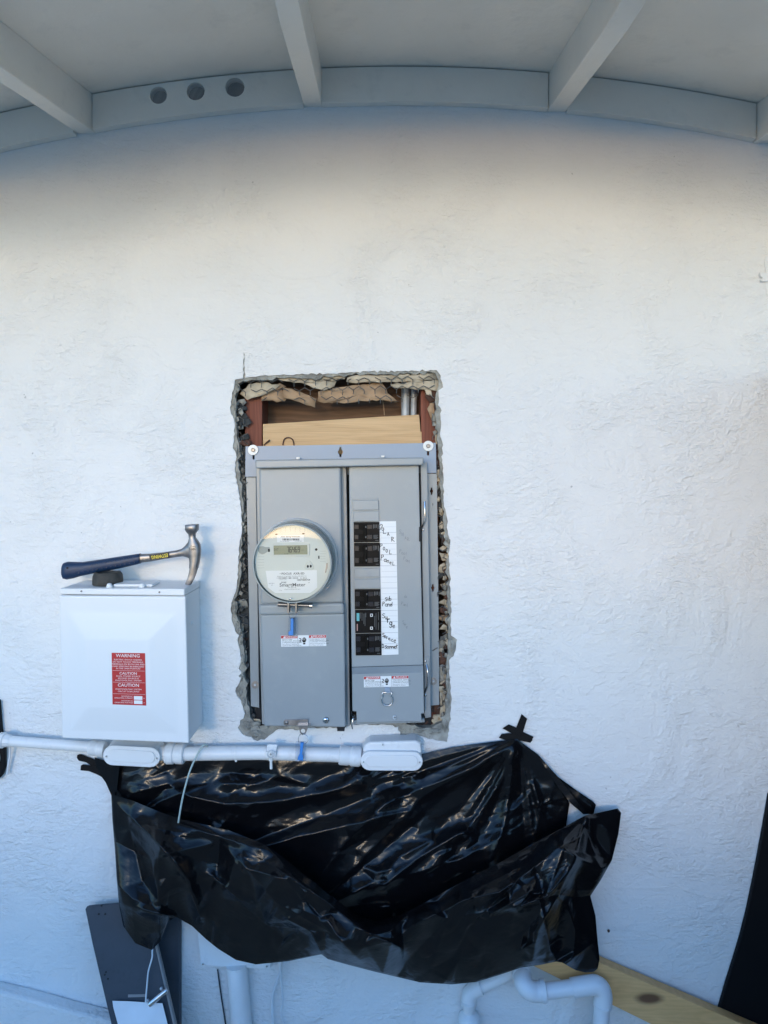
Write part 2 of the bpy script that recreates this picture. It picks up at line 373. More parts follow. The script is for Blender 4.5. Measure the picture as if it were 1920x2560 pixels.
def arc(cx, cy, rx, ry, a0, a1, n=8): return [(cx + rx * math.cos(R(a0 + (a1 - a0) * k / n)), cy + ry * math.sin(R(a0 + (a1 - a0) * k / n))) for k in range(n + 1)]
GL = {   # hand-drawn letters in a unit box, y up
 ')': [[(0.1, 0.8), (0.35, 1), (0.7, 0.88), (0.6, 0.6), (0.35, 0.35), (0.1, 0)]],
 'S': [[(0.75, 0.9), (0.45, 1), (0.12, 0.85), (0.2, 0.6), (0.6, 0.45), (0.72, 0.2), (0.4, 0), (0.05, 0.1)]],
 'O': [arc(0.35, 0.5, 0.33, 0.5, 90, 450, 12)], 'L': [[(0.1, 1), (0, 0), (0.65, 0.02)]],
 'A': [[(0, 0), (0.35, 1), (0.75, 0)], [(0.12, 0.38), (0.66, 0.38)]],
 'R': [[(0.15, 0), (0.1, 1), (0.6, 0.92), (0.62, 0.62), (0.15, 0.5), (0.5, 0.2), (0.95, 0)]],
 'P': [[(0, 0), (0.15, 1), (0.55, 0.98), (0.62, 0.72), (0.1, 0.48)]],
 'a': [arc(0.33, 0.32, 0.3, 0.32, 60, 400, 10), [(0.65, 0.66), (0.62, 0.1), (0.75, 0)]],
 'n': [[(0.05, 0.65), (0.08, 0)], [(0.08, 0.4), (0.3, 0.65), (0.55, 0.55), (0.6, 0)]],
 'e': [[(0.05, 0.32), (0.6, 0.4), (0.5, 0.64), (0.2, 0.6), (0.03, 0.3), (0.25, 0), (0.65, 0.08)]],
 'l': [[(0.15, 1), (0.1, 0)]], 'u': [[(0.05, 0.65), (0.12, 0.1), (0.4, 0.05), (0.6, 0.65), (0.66, 0)]],
 'b': [[(0.1, 1), (0.05, 0), (0.5, 0.05), (0.55, 0.42), (0.1, 0.45)]], 'r': [[(0.05, 0.65), (0.12, 0)], [(0.1, 0.4), (0.3, 0.62), (0.6, 0.6)]],
 'g': [arc(0.33, 0.35, 0.28, 0.3, 40, 400, 9), [(0.62, 0.62), (0.58, -0.3), (0.3, -0.45), (0.0, -0.3)]],
 'v': [[(0, 0.65), (0.3, 0), (0.6, 0.65)]], 'i': [[(0.1, 0.62), (0.12, 0)]], 'c': [arc(0.35, 0.33, 0.3, 0.33, -50, -310, 8)],
 'o': [arc(0.33, 0.33, 0.3, 0.33, 90, 450, 9)], 'D': [[(0.1, 1), (0.1, 0), (0.5, 0.15), (0.65, 0.55), (0.45, 0.9), (0, 1)]],
 's': [[(0.6, 0.6), (0.25, 0.65), (0.1, 0.45), (0.5, 0.25), (0.4, 0), (0.05, 0.05)]], 't': [[(0.3, 0.9), (0.3, 0.1), (0.5, 0)], [(0.0, 0.5), (0.65, 0.75)]],
}
def hand(mb, letters, d, w=1.5):
    for g, x, y, h, *rest in letters:
        rot = R(rest[0]) if rest else 0.0; ww = rest[1] if len(rest) > 1 else w
        for st in GL[g]:
            pts = []
            for a, b_ in st:
                dx, dy = (a - 0.35) * h * 0.8, -(b_ - 0.5) * h
                pts.append((x + dx * math.cos(rot) - dy * math.sin(rot), y + dx * math.sin(rot) + dy * math.cos(rot)))
            stroke(mb, pts, ww, d)

def jag(poly, step, amp, seed):
    r = random.Random(seed); out = []; n = len(poly)
    for i in range(n):
        (x0, y0), (x1, y1) = poly[i], poly[(i + 1) % n]
        L = math.hypot(x1 - x0, y1 - y0); k = max(1, int(L / step)); out.append((x0, y0))
        for j in range(1, k):
            t = j / k; a = r.gauss(0, amp) if L > step * 1.5 else 0
            nx, ny = -(y1 - y0) / L, (x1 - x0) / L
            out.append((x0 + (x1 - x0) * t + nx * a, y0 + (y1 - y0) * t + ny * a))
    return out

def bez(pts, n=8):
    """Catmull-Rom through points (any dimension)."""
    out = []; m = len(pts)
    for i in range(m - 1):
        p0, p1, p2, p3 = (Vector(pts[max(0, min(m - 1, i + k))]) for k in (-1, 0, 1, 2))
        for j in range(n):
            t = j / n
            out.append(0.5 * ((2 * p1) + (p2 - p0) * t + (2 * p0 - 5 * p1 + 4 * p2 - p3) * t * t + (3 * p1 - p0 - 3 * p2 + p3) * t ** 3))
    out.append(Vector(pts[-1])); return out

def wirepath(pts, n=8): return bez([P(*p) for p in pts], n)

# ================================================================== GROUND
g = MB(); g.add([(-60, -60, 0), (60, -60, 0), (60, 30, 0), (-60, 30, 0)], [(0, 1, 2, 3)])
go = link_mesh('ground', g, M['ground']); go['kind'] = 'structure'

# added unseen fence behind the camera, to shade and fill the lower wall
fence = thing('added_fence', 'unseen white board fence added behind the camera to shape light on the wall', 'fence', (0, -3.8, 0))
for k in range(50):
    fb_ = MB(); x = -5.0 + k * 0.2; fb_.box3((x, -3.82, 0.03), (x + 0.192, -3.80, 1.22 + 0.012 * math.sin(k * 2.3))); part('added_fence_board', fb_, M['white_paint'], fence)
for z in (0.25, 0.85):
    fb_ = MB(); fb_.box3((-5.0, -3.86, z), (5.0, -3.8205, z + 0.09)); part('added_fence_rail', fb_, M['white_paint'], fence)

# ================================================================== WALL with the broken hole
O1 = [(587, 949), (600, 947), (607.5, 946), (608.5, 884), (611.5, 883), (612.5, 944), (640, 942), (687, 938), (770, 936), (864, 932), (922, 929), (1000, 928), (1091, 925),
      (1102, 939), (1108, 968), (1096, 976), (1097, 1005), (1103, 1055), (1101, 1091), (1108, 1113), (1106, 1149), (1110, 1258), (1118, 1296), (1120, 1335), (1126, 1355),
      (1121, 1384), (1124, 1433), (1126, 1485), (1129, 1530), (1126, 1563), (1128, 1589), (1143, 1599), (1140, 1620), (1134, 1641), (1123, 1651), (1124, 1693), (1129, 1742),
      (1126, 1791), (1118, 1856), (1067, 1846), (1050, 1840), (1034, 1836), (1015, 1838), (1001, 1846), (996, 1817), (960, 1811), (871, 1812), (859, 1822), (844, 1825), (841, 1819),
      (800, 1821), (769, 1820), (745, 1826), (730, 1822), (705, 1822), (690, 1826), (672, 1840), (661, 1850), (644, 1853), (628, 1843), (618, 1841), (606, 1836), (594, 1820),
      (600, 1811), (600, 1801), (608, 1797), (612, 1784), (607, 1767), (609, 1777), (604, 1754), (593, 1741), (588, 1728), (598, 1708), (603, 1679), (596, 1672), (601, 1659),
      (603, 1646), (599, 1624), (594, 1604), (598, 1588), (588, 1578), (580, 1554), (577, 1529), (578, 1508), (580, 1503), (591, 1472), (596, 1400), (599, 1352), (605, 1324),
      (602, 1268), (599, 1240), (596, 1222), (587, 1178), (591, 1142), (582, 1113), (587, 1063), (576, 1026), (580, 990)]
O2 = [(590, 962), (606, 953), (640, 950), (700, 945), (760, 946), (820, 943), (870, 938), (940, 937), (1010, 935), (1088, 933), (1096, 950), (1090, 985), (1090, 1050), (1095, 1110), (1098, 1180), (1105, 1260),
      (1113, 1330), (1117, 1400), (1119, 1480), (1121, 1560), (1121, 1600), (1117, 1650), (1118, 1700), (1120, 1750), (1110, 1806), (1080, 1820), (1045, 1818), (1000, 1806), (940, 1800), (870, 1801),
      (780, 1806), (700, 1808), (668, 1816), (650, 1822), (634, 1804), (624, 1780), (617, 1730), (610, 1690), (612, 1640), (606, 1600), (600, 1565), (590, 1530), (592, 1490), (602, 1440),
      (604, 1390), (606, 1330), (609, 1270), (605, 1220), (596, 1170), (598, 1120), (592, 1080), (588, 1030), (587, 990)]
keep = [i for i, p in enumerate(O1) if p != (609, 1777)]
O1 = [O1[i] for i in keep]
o1 = jag(O1, 7, 1.3, 3); o2 = jag(O2, 9, 2.8, 4)

wall = thing('house_wall', 'white stucco house wall with a rough hole cut around the grey electrical panel', 'wall', (0, 0, 0))
wm = MB(); wm.plate([(-900, -700), (-900, 2853), (2900, 2853), (2900, -700)], [o1], 0.0, -0.003, back=False)
part('stucco', wm, M['stucco'], wall)
mm = MB(); mm.plate([(520, 860), (520, 1930), (1200, 1930), (1200, 860)], [o2], -0.0035, -0.026, back=False)
part('mortar_layer', mm, M['mortar'], wall)
# back of the wall, so that no light leaks in
bk = MB(); bk.box3((-3.0, 0.14, 0.0), (3.2, 0.17, 3.3)); part('sheathing', bk, M['oldboard'], wall)
for y0 in (0, 1):
    e = MB(); x = -2.98 if y0 == 0 else 3.0; e.box3((x, 0.004, 0), (x + 0.1, 0.139, 3.2)); part('end_stud', e, M['oldboard'], wall)
plinth = MB(); plinth.prism([(-300, 2440), (-80, 2462), (0, 2482), (60, 2496), (130, 2515), (190, 2532), (250, 2546), (330, 2566), (330, 2853), (-300, 2853)], 0.035, 0.0005)
part('wall_base', plinth, M['stucco'], wall, bevel=0.006)

# framing in the hole
st = MB(); st.box(612, 985, 655, 1900, -0.034, -0.125); part('stud', st, M['redwood'], wall, bevel=0.002)
st = MB(); st.box(1052, 970, 1096, 1900, -0.034, -0.125); part('stud', st, M['redwood'], wall, bevel=0.002)
hd = MB(); hd.box(656, 880, 1051, 930, -0.06, -0.125); part('header', hd, M['oldboard'], wall)
bb = MB(); bb.box(640, 930, 1070, 1130, -0.120, -0.138); part('back_board', bb, M['oldboard'], wall)
pb = MB(); pb.prism([(657, 1060), (657.5, 1135), (1056, 1135), (1054, 1079), (1051.5, 1079), (1048, 1036.5), (960, 1041), (850, 1048), (750, 1054.5)], -0.031, -0.066)
part('pine_block', pb, M['pine'], wall, bevel=0.0012)
ng = MB(); ng.tube(wirepath([(707, 1113, -0.029), (711, 1098, -0.028), (722, 1094, -0.028), (732, 1100, -0.028), (735, 1114, -0.029)]), 0.0016, 6)
part('bent_nail', ng, M['rust'], wall)
ng = MB(); ng.tube([P(660, 1113, -0.03), P(674, 1100, -0.024)], 0.0017, 6); part('bent_nail', ng, M['rust'], wall)
tw = MB(); tw.tube(wirepath([(956, 1000, -0.06), (959, 1015, -0.062), (961, 1038, -0.06)]), 0.0009, 6); part('twig', tw, M['paper'], wall)

# paper flaps (each bent sheet its own part)
def sheet_poly(pts, d0, curl, seed, mat_, name='paper_flap'):
    r = random.Random(seed); pp = jag(pts, 9, 1.2, seed)
    cx = sum(x for x, y in pp) / len(pp); cy = sum(y for x, y in pp) / len(pp)
    inner = [((x + cx) / 2, (y + cy) / 2) for x, y in pp]; n = len(pp); v = []
    def dep(x, y): return d0 + curl * (noise.noise(Vector((x * 0.035, y * 0.05, seed * 3.1))) + 0.4 * noise.noise(Vector((x * 0.1, y * 0.1, seed))))
    for x, y in pp + inner + [(cx, cy)]: v.append(P(x, y, dep(x, y)))
    f = [(i, (i + 1) % n, (i + 1) % n + n, i + n) for i in range(n)] + [(i + n, (i + 1) % n + n, 2 * n) for i in range(n)]
    mb = MB(); mb.add(v, f)
    o = part(name, mb, mat_, wall, fix=True, smooth=50)
    so = o.modifiers.new('thick', 'SOLIDIFY'); so.thickness = 0.0008
    return o
flaps = [([(652, 1002), (653, 972), (690, 962), (722, 986), (712, 1003)], -0.026, 0.006, 'paper'),
         ([(708, 968), (730, 972), (762, 985), (792, 997), (788, 1019), (748, 1005), (708, 994)], -0.014, 0.008, 'paper'),
         ([(795, 979), (832, 970), (871, 965), (954, 956), (969, 983), (1000, 1007), (961, 1000), (910, 1003), (871, 1007), (810, 1008), (793, 1003)], -0.022, 0.008, 'paper'),
         ([(752, 956), (800, 948), (842, 950), (836, 966), (810, 977), (781, 969)], -0.014, 0.006, 'paper_lt'),
         ([(975, 962), (1030, 953), (1094, 950), (1094, 978), (1060, 974), (1012, 970), (985, 969)], -0.012, 0.006, 'paper_lt'),
         ([(600, 985), (622, 960), (660, 955), (700, 962), (690, 972), (652, 990), (618, 1000)], -0.016, 0.008, 'paper_lt'),
         ([(640, 968), (700, 958), (716, 966), (690, 976), (655, 985)], -0.020, 0.005, 'paper'),
         ([(868, 944), (900, 937), (960, 938), (1000, 936), (1040, 935), (1090, 932), (1096, 948), (1040, 956), (960, 955), (890, 958), (866, 954)], -0.009, 0.005, 'paper_lt'),
         ([(690, 948), (740, 941), (800, 940), (862, 938), (862, 948), (800, 955), (735, 957)], -0.011, 0.005, 'paper_lt'),
         ([(1068, 975), (1095, 972), (1092, 1000), (1075, 1008), (1062, 992)], -0.018, 0.006, 'rust'),
         ([(1060, 968), (1078, 975), (1080, 990), (1066, 986)], -0.010, 0.006, 'paper_lt'),
         ([(1076, 1000), (1096, 1005), (1096, 1045), (1078, 1050), (1068, 1022)], -0.022, 0.006, 'paper')]
for i, (pp, d0, cu, mt) in enumerate(flaps): sheet_poly(pp, d0, cu, 20 + i, M[mt])

# torn scraps down both sides
r = random.Random(11)
def edge_x(poly, y, side):
    xs = []
    n = len(poly)
    for i in range(n):
        (x0, y0), (x1, y1) = poly[i], poly[(i + 1) % n]
        if (y0 - y) * (y1 - y) < 0: xs.append(x0 + (x1 - x0) * (y - y0) / (y1 - y0))
    return min(xs) if side < 0 else max(xs)
def scrap(cx, cy, sx, sy, d0, mt, seed):
    q = random.Random(seed); n = q.choice((4, 5, 6, 7)); a0 = q.random() * 6
    pts = []
    for k in range(n):
        a = a0 + 2 * math.pi * k / n; rr = q.uniform(0.4, 1.3)
        pts.append((cx + sx * rr * math.cos(a), cy + sy * rr * math.sin(a)))
    sheet_poly(pts, d0, q.uniform(0.006, 0.016), seed, M[mt], 'paper_scrap')
y = 1005; k = 0
while y < 1800:
    xl = edge_x(o2, y, -1); w = max(4, 617 - xl)
    scrap(xl + w * r.uniform(0.35, 0.75), y, w * 0.55 + 3, r.uniform(8, 16), -0.024 + r.uniform(-0.004, 0.006), r.choice(('felt', 'felt', 'felt', 'mortar', 'mortar', 'felt', 'rust')), 100 + k)
    if r.random() < 0.7: scrap(xl + w * r.uniform(0.1, 0.5), y + 8, 6, r.uniform(6, 14), -0.016, r.choice(('mortar', 'mortar', 'felt')), 300 + k)
    y += r.uniform(13, 22); k += 1
y = 1012; k = 0
while y < 1815:
    xr = edge_x(o2, y, 1); xi = 1090 if y < 1190 else 1096; w = max(4, xr - xi)
    scrap(xi + w * r.uniform(0.2, 0.8), y, w * r.uniform(0.4, 0.8) + 3, r.choice((8, 10, 14, 22, 34)), -0.022 + r.uniform(-0.004, 0.006), r.choice(('paper_lt', 'paper_lt', 'paper_lt', 'mortar', 'mortar', 'felt', 'felt', 'paper', 'rust', 'paper_lt')), 500 + k)
    if r.random() < 0.8: scrap(xr - 4, y + 7, 7, r.uniform(6, 13), -0.014, r.choice(('paper_lt', 'mortar', 'rust')), 700 + k)
    y += r.uniform(13, 30); k += 1
for (cx, cy, sx, sy, mt, d0) in [(646, 1803, 12, 8, 'paper_lt', -0.012), (632, 1790, 10, 8, 'felt', -0.018), (640, 1812, 14, 7, 'mortar', -0.008), (660, 1818, 16, 6, 'mortar', -0.006),
                                 (1083, 1770, 18, 24, 'rust', -0.028), (1095, 1800, 14, 16, 'paper_lt', -0.018), (1076, 1800, 16, 12, 'rust', -0.02), (1108, 1790, 8, 18, 'mortar', -0.012)]:
    scrap(cx, cy, sx, sy, d0, mt, int(cx * 7 + cy))
# broken lumps of mortar that stick out of the edge
def lump(cx, cy, rx, ry, d0, seed, mt='mortar'):
    q = random.Random(seed); n = 8; v = []; f = []
    for j, (rr, dd) in enumerate(((1.0, 0.0), (0.75, 0.005), (0.3, 0.008))):
        for i in range(n):
            a = 2 * math.pi * i / n; w = rr * q.uniform(0.75, 1.2)
            v.append(P(cx + rx * w * math.cos(a), cy + ry * w * math.sin(a), d0 + dd * q.uniform(0.6, 1.3)))
    for j in range(2):
        for i in range(n): f.append((j * n + i, j * n + (i + 1) % n, (j + 1) * n + (i + 1) % n, (j + 1) * n + i))
    f.append(tuple(2 * n + i for i in range(n)))
    mb = MB(); mb.add(v, f); part('mortar_lump', mb, M[mt], wall)
for i, (cx, cy, rx, ry) in enumerate([(587, 1520, 8, 22), (590, 1556, 9, 20), (598, 1580, 8, 12), (602, 1600, 7, 16), (607, 1650, 7, 18), (603, 1690, 8, 16), (597, 1732, 9, 16), (608, 1755, 8, 14), (618, 1815, 16, 15),
                                      (1134, 1618, 9, 20), (1122, 1480, 6, 24), (1122, 1350, 5, 14), (1120, 1700, 6, 26), (1119, 1750, 7, 22), (1112, 1812, 9, 22), (1085, 1828, 24, 10), (1050, 1825, 20, 9),
                                      (640, 1834, 18, 12), (592, 1130, 5, 20), (586, 1010, 6, 18), (595, 968, 6, 14)]):
    lump(cx, cy, rx, ry, -0.006, 40 + i)

fs2 = MB(); fs2.prism(jag([(603, 1125), (606, 1330), (598, 1500), (606, 1600), (618, 1790), (652, 1800), (640, 1125)], 20, 2, 77), -0.0295, -0.0325); part('felt_strip', fs2, M['felt'], wall)
lump(1522, 2327, 3.5, 4, 0.0004, 91, 'rust')
# wire lath: hexagonal netting and loose ends
wl_ = MB(); q = random.Random(5)
def hexnet(x0, y0, x1, y1, cell, d, keepf, skew=0.0):
    w = cell; h = cell * 0.86; rows = int((y1 - y0) / h) + 2; cols = int((x1 - x0) / w) + 2
    for j in range(rows):
        for i in range(cols):
            cx = x0 + i * w + (w / 2 if j % 2 else 0); cy = y0 + j * h
            def pt(a, b): return (cx + a * w, cy + b * h + skew * (cx - x0) + 3 * noise.noise(Vector(((cx + a * w) * 0.05, (cy + b * h) * 0.05, 2))))
            for a, b in (((-0.5, -0.17), (-0.5, 0.33)), ((-0.5, -0.17), (0, -0.5)), ((0, -0.5), (0.5, -0.17))):
                p, s2 = pt(*a), pt(*b); mx_, my_ = (p[0] + s2[0]) / 2, (p[1] + s2[1]) / 2
                if not keepf(mx_, my_): continue
                dp = lambda X, Y: d + 0.008 * noise.noise(Vector((X * 0.03, Y * 0.03, 8)))
                wl_.tube([P(p[0], p[1], dp(*p)), P(mx_, my_, dp(mx_, my_) + 0.001), P(s2[0], s2[1], dp(*s2))], 0.00095, 4)
hexnet(600, 938, 1096, 1002, 27, -0.004, lambda x, y: q.random() < (0.86 if y < 985 else 0.45) and 604 < x < 1092 and y > 944, -0.02)
hexnet(596, 1010, 616, 1790, 24, -0.010, lambda x, y: q.random() < 0.6 and x > edge_x(o2, y, -1) and x < 616)
hexnet(1094, 1010, 1116, 1800, 24, -0.010, lambda x, y: q.random() < 0.5 and x < edge_x(o2, y, 1))
for i in range(46):
    side = q.random() < 0.5; yy = q.uniform(1010, 1800); xx = (edge_x(o2, yy, -1) + q.uniform(2, 12)) if side else (edge_x(o2, yy, 1) - q.uniform(2, 12))
    if side: xx = min(xx, 614)
    a = q.uniform(0, 6.28); pts = [(xx, yy, -0.012)]
    for k2 in range(3):
        a += q.uniform(-1.2, 1.2); xx += 7 * math.cos(a) * (0.6); yy += 11 * math.sin(a); pts.append((xx, yy, -0.012 + q.uniform(-0.006, 0.010)))
    wl_.tube(wirepath(pts, 4), 0.0006, 4)
part('wire_lath', wl_, M['lath'], wall, kind='stuff')

# conduits inside the hole
for (x, rr, lab) in ((1013, 0.0098, 'wider pale galvanised conduit inside the wall hole above the panel'), (1034, 0.0075, 'thinner shaded galvanised conduit beside the right stud in the hole')):
    c = MB(); c.tube([P(x - 1.5, 1130, -0.088), P(x, 1040, -0.088), P(x + 1, 930, -0.088)], rr, 16)
    solo('inner_conduit', c, M['galv'], lab, 'conduit', group='conduits inside the wall', smooth=40)

# ================================================================== EAVE
X0 = P(1000, 0, 0.02).x; ZT = P(1000, 164, 0.02).z + 0.14 * 0.02
def zr(x, d): return ZT - 0.130 * min(abs(x - X0), 1.0) ** 2 - 0.14 * d
OVER = 0.94; RD = 0.080
eave = thing('eave', 'pale painted roof eave with exposed rafters arching over the wall', 'eave', (0, -0.02, ZT))
def solve_soffit(px, py):
    best = None
    for i in range(4000):
        d = 0.02 + i * 0.0002; p = P(px, py, d); e = abs(p.z - zr(p.x, d))
        if best is None or e < best[0]: best = (e, d, p.x)
    return best[1], best[2]
raft = []      # (x at wall left, x at wall right, dx per metre)
for (xa, xb, edge, tx, ty) in ((183, 229, 'b', 0, 49), (758, 804, 'b', 770, 0), (1373, 1420, 'a', 1484, 0), (1893, 1940, 'a', 2300, -60)):
    A, B = P(xa, 0, 0.02).x, P(xb, 0, 0.02).x
    d_, x_ = solve_soffit(tx, ty); base = B if edge == 'b' else A
    sl = (x_ - base) / max(d_ - 0.02, 0.05); raft.append((A, B, max(-0.3, min(0.3, sl))))
raft = [(P(-420, 0, 0.02).x, P(-374, 0, 0.02).x, -0.1)] + raft
for (A, B, sl) in raft:
    rb = MB(); N = 10; v = []
    for i in range(N + 1):
        d = -0.01 + (OVER + 0.01) * i / N; sx_ = sl * (d - 0.02); zt = zr((A + B) / 2 + sx_, d)
        rd_ = RD - 0.068 * max(0.0, (d - 0.40) / 0.54)
        for (x, z) in ((A + sx_, zt - rd_), (B + sx_, zt - rd_), (B + sx_, zt + 0.004), (A + sx_, zt + 0.004)): v.append((x, -d, z))
    f = [(i * 4 + k, i * 4 + (k + 1) % 4, (i + 1) * 4 + (k + 1) % 4, (i + 1) * 4 + k) for i in range(N) for k in range(4)] + [(0, 1, 2, 3), tuple(N * 4 + k for k in (3, 2, 1, 0))]
    rb.add(v, f); part('rafter', rb, M['eave'], eave, bevel=0.0025)
bounds = [-1.6] + [x for (A, B, sl) in raft for x in (A, B)] + [1.9]
vents = [(396, 238, 21.5), (489, 228, 22.5), (587, 218, 24.0)]
for bi in range(0, len(bounds), 2):
    xa, xb = bounds[bi], bounds[bi + 1]
    if xb - xa < 0.02: continue
    # frieze block between two rafters
    s_ = (DIST - 0.02) / FPX; NX = 10
    gapl, gapr = 0.0018, 0.0003
    if bi >= 6: gapl, gapr = 0.0003, 0.0018
    xs = [xa + gapl + (xb - xa - gapl - gapr) * i / NX for i in range(NX + 1)]
    topl = [(x / s_ + CX, CY - (zr(x, 0.02) - 0.0022 - ZC) / s_) for x in xs]; botl = [(x / s_ + CX, CY - (zr(x, 0.02) - RD - ZC) / s_) for x in xs]
    out = topl + botl[::-1]
    cx0, cx1 = xs[0] / s_ + CX, xs[-1] / s_ + CX
    holes = [ring_pts(vx, vy, vr, 28) for vx, vy, vr in vents if cx0 < vx < cx1]
    fb = MB(); fb.plate(out, holes, 0.02, 0.0005); fo = part('frieze_block', fb, M['eave'], eave)
    if holes:
        for vi, (vx, vy, vr) in enumerate(vents):
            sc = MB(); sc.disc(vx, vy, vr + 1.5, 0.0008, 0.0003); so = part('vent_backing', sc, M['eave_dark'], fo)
            bars = MB()
            if vi < 2:
                for k2 in range(-7, 8):
                    hx = k2 * vr / 7.6; hh = math.sqrt(max(0, vr * vr - hx * hx)) - 0.5; tl = 0.13 if vi == 0 else 0.2
                    bars.tube([P(vx + hx - tl * hh * 0.5, vy - hh, 0.013), P(vx + hx + tl * hh * 0.5, vy + hh, 0.013)], 0.0007, 4)
            else:
                for k2 in range(-9, 10):
                    hx = k2 * vr / 9.6; hh = math.sqrt(max(0, vr * vr - hx * hx)) - 0.5
                    sag = 0.006 if abs(k2) < 4 else 0
                    bars.tube([P(vx + hx, vy - hh, 0.010), P(vx + hx, vy, 0.010 - sag), P(vx + hx, vy + hh, 0.010)], 0.00045, 4)
                    bars.tube([P(vx - hh, vy + hx, 0.0105), P(vx, vy + hx, 0.0105 - sag), P(vx + hh, vy + hx, 0.0105)], 0.00028, 4)
            part('vent_screen', bars, M['screen'], fo, kind='stuff')
    # soffit board of this bay
    sf = MB(); v = []; NX2 = 10; ND = 4
    lo = next((sl for (A, B, sl) in raft if abs(B - xa) < 1e-6), -0.1); hi = next((sl for (A, B, sl) in raft if abs(A - xb) < 1e-6), 0.1)
    for t_ in (0.0, 0.018):
        for j in range(ND + 1):
            d = -0.12 + (OVER + 0.12) * j / ND
            for i in range(NX2 + 1):
                u = i / NX2; a_ = xa + lo * (d - 0.02) - 0.01; b_ = xb + hi * (d - 0.02) + 0.01; x = a_ + (b_ - a_) * u
                v.append((x, -d, zr(x, d) + t_))
    W = NX2 + 1; f = []
    for j in range(ND):
        for i in range(NX2):
            a_ = j * W + i; f.append((a_, a_ + 1, a_ + W + 1, a_ + W)); b_ = a_ + W * (ND + 1); f.append((b_, b_ + W, b_ + W + 1, b_ + 1))
    sf.add(v, f); part('soffit_board', sf, M['eave'], eave)
ra = MB(); v = []; NX2 = 30
for (d, dz) in ((OVER + 0.03, 0.03), (-1.2, 0.03), (-1.2, 0.06), (OVER + 0.03, 0.06)):
    for i in range(NX2 + 1):
        x = -3.0 + 6.2 * i / NX2; xx = max(-1.9, min(2.0, x)); v.append((x, -d, zr(xx, d) + dz))
W = NX2 + 1; f = [(k * W + i, k * W + i + 1, ((k + 1) % 4) * W + i + 1, ((k + 1) % 4) * W + i) for k in range(4) for i in range(NX2)]
ra.add(v, f); part('roof_deck', ra, M['eave'], eave)
fa = MB(); v = []
for (d, dz) in ((OVER + 0.001, -0.002), (OVER + 0.022, -0.002), (OVER + 0.022, 0.028), (OVER + 0.001, 0.028)):
    for i in range(NX2 + 1):
        x = -3.0 + 6.2 * i / NX2; xx = max(-1.9, min(2.0, x)); v.append((x, -d, zr(xx, OVER) + dz))
f = [(k * W + i, k * W + i + 1, ((k + 1) % 4) * W + i + 1, ((k + 1) % 4) * W + i) for k in range(4) for i in range(NX2)]
fa.add(v, f); part('fascia', fa, M['eave'], eave)

# ================================================================== ELECTRICAL PANEL
panel = thing('electrical_panel', 'tall grey electrical panel with black breakers set in the rough wall hole', 'electrical panel', P(850, 1815, 0.02))
def ppart(name, pts, df, db, m=None, bevel=0.0015, parent=None, holes=None, **k):
    mb = MB()
    if holes: mb.plate(pts, holes, df, db)
    else: mb.prism(pts, df, db)
    return part(name, mb, m or M['gray'], parent or panel, bevel=bevel, **k)
def keyhole(x, y, r, slot, w):
    out = []
    for a in range(-60, 61, 20): out.append((x + r * math.cos(R(a)), y + r * math.sin(R(a))))
    out += [(x + w, y + slot), (x - w, y + slot)]
    for a in range(120, 241, 20): out.append((x + r * math.cos(R(a)), y + r * math.sin(R(a))))
    out += [(x - w, y - slot), (x + w, y - slot)]
    return out
ppart('mounting_flange', [(614, 1116), (613, 1192), (1091, 1182), (1089.5, 1107)], -0.003, -0.0065, M['gray_lt'], 0.0008,
      holes=[keyhole(851, 1130, 6.5, 12.5, 2.3), rrect(631, 1128, 636.5, 1149, 2.6, 3), rrect(1067.5, 1118, 1073, 1139, 2.6, 3)])
ppart('side_rail', [(615, 1193), (622, 1500), (627, 1766), (648, 1770), (640, 1193)], -0.008, -0.05, None, 0.001)
ppart('side_rail', [(1068, 1184), (1072, 1500), (1076, 1764), (1098, 1762), (1096, 1500), (1092, 1184)], -0.008, -0.020, None, 0.001,
      holes=[keyhole(1079, 1228, 4.2, 9, 2), keyhole(1082, 1470, 4.2, 9, 2)])
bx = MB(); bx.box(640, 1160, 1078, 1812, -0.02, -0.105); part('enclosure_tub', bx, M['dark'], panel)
ppart('left_pan', [(640, 1158), (646, 1500), (655, 1811), (875, 1815), (871, 1500), (865.5, 1156)], 0.022, -0.018, None, 0.0015)
ppart('right_flange', [(1051, 1157), (1057, 1500), (1063, 1796), (1078, 1793), (1074, 1500), (1068, 1156)], 0.022, -0.018, None, 0.0015)
ppart('bottom_rail', [(879, 1800), (881, 1812), (1062, 1806), (1061, 1796)], 0.020, -0.018, M['gray'], 0.001)
ppart('top_hood', [(637, 1150), (639, 1171), (1058, 1162.5), (1060, 1143.5)], 0.062, 0.0, None, 0.003)
for hx in (745, 957):
    hk = MB(); hk.box(hx - 4, 1143 - (hx - 745) * 0.02, hx + 4, 1147.5 - (hx - 745) * 0.02, 0.012, 0.002); part('hood_tab', hk, M['white_pl'], panel)
mc = ppart('meter_cover', [(647, 1171), (649, 1340), (651, 1512), (858, 1507), (855, 1340), (852, 1167)], 0.046, 0.0225, None, 0.005, seg=3)
ppart('cover_band', [(645.5, 1512), (645.5, 1539), (861, 1535.5), (859.5, 1507)], 0.053, 0.0235, None, 0.006, seg=3)
ppart('lower_cover', [(651, 1537), (655, 1680), (660, 1816), (864, 1819), (863, 1680), (861, 1534)], 0.047, 0.0228, None, 0.004, seg=3)
ppart('dead_front', [(872.5, 1167), (875, 1400), (879.5, 1668), (1058, 1662.5), (1052, 1400), (1046.5, 1161.5)], 0.040, 0.030, None, 0.0015)
lf = MB(); fp = [(880, 1685), (881, 1778), (891, 1779), (892, 1806.5), (1054, 1803), (1053, 1784), (1060, 1784), (1058.5, 1680.5)]
lf.prism(fp, 0.058, 0.053)
flap = part('lower_flap', lf, M['gray'], panel, bevel=0.001)
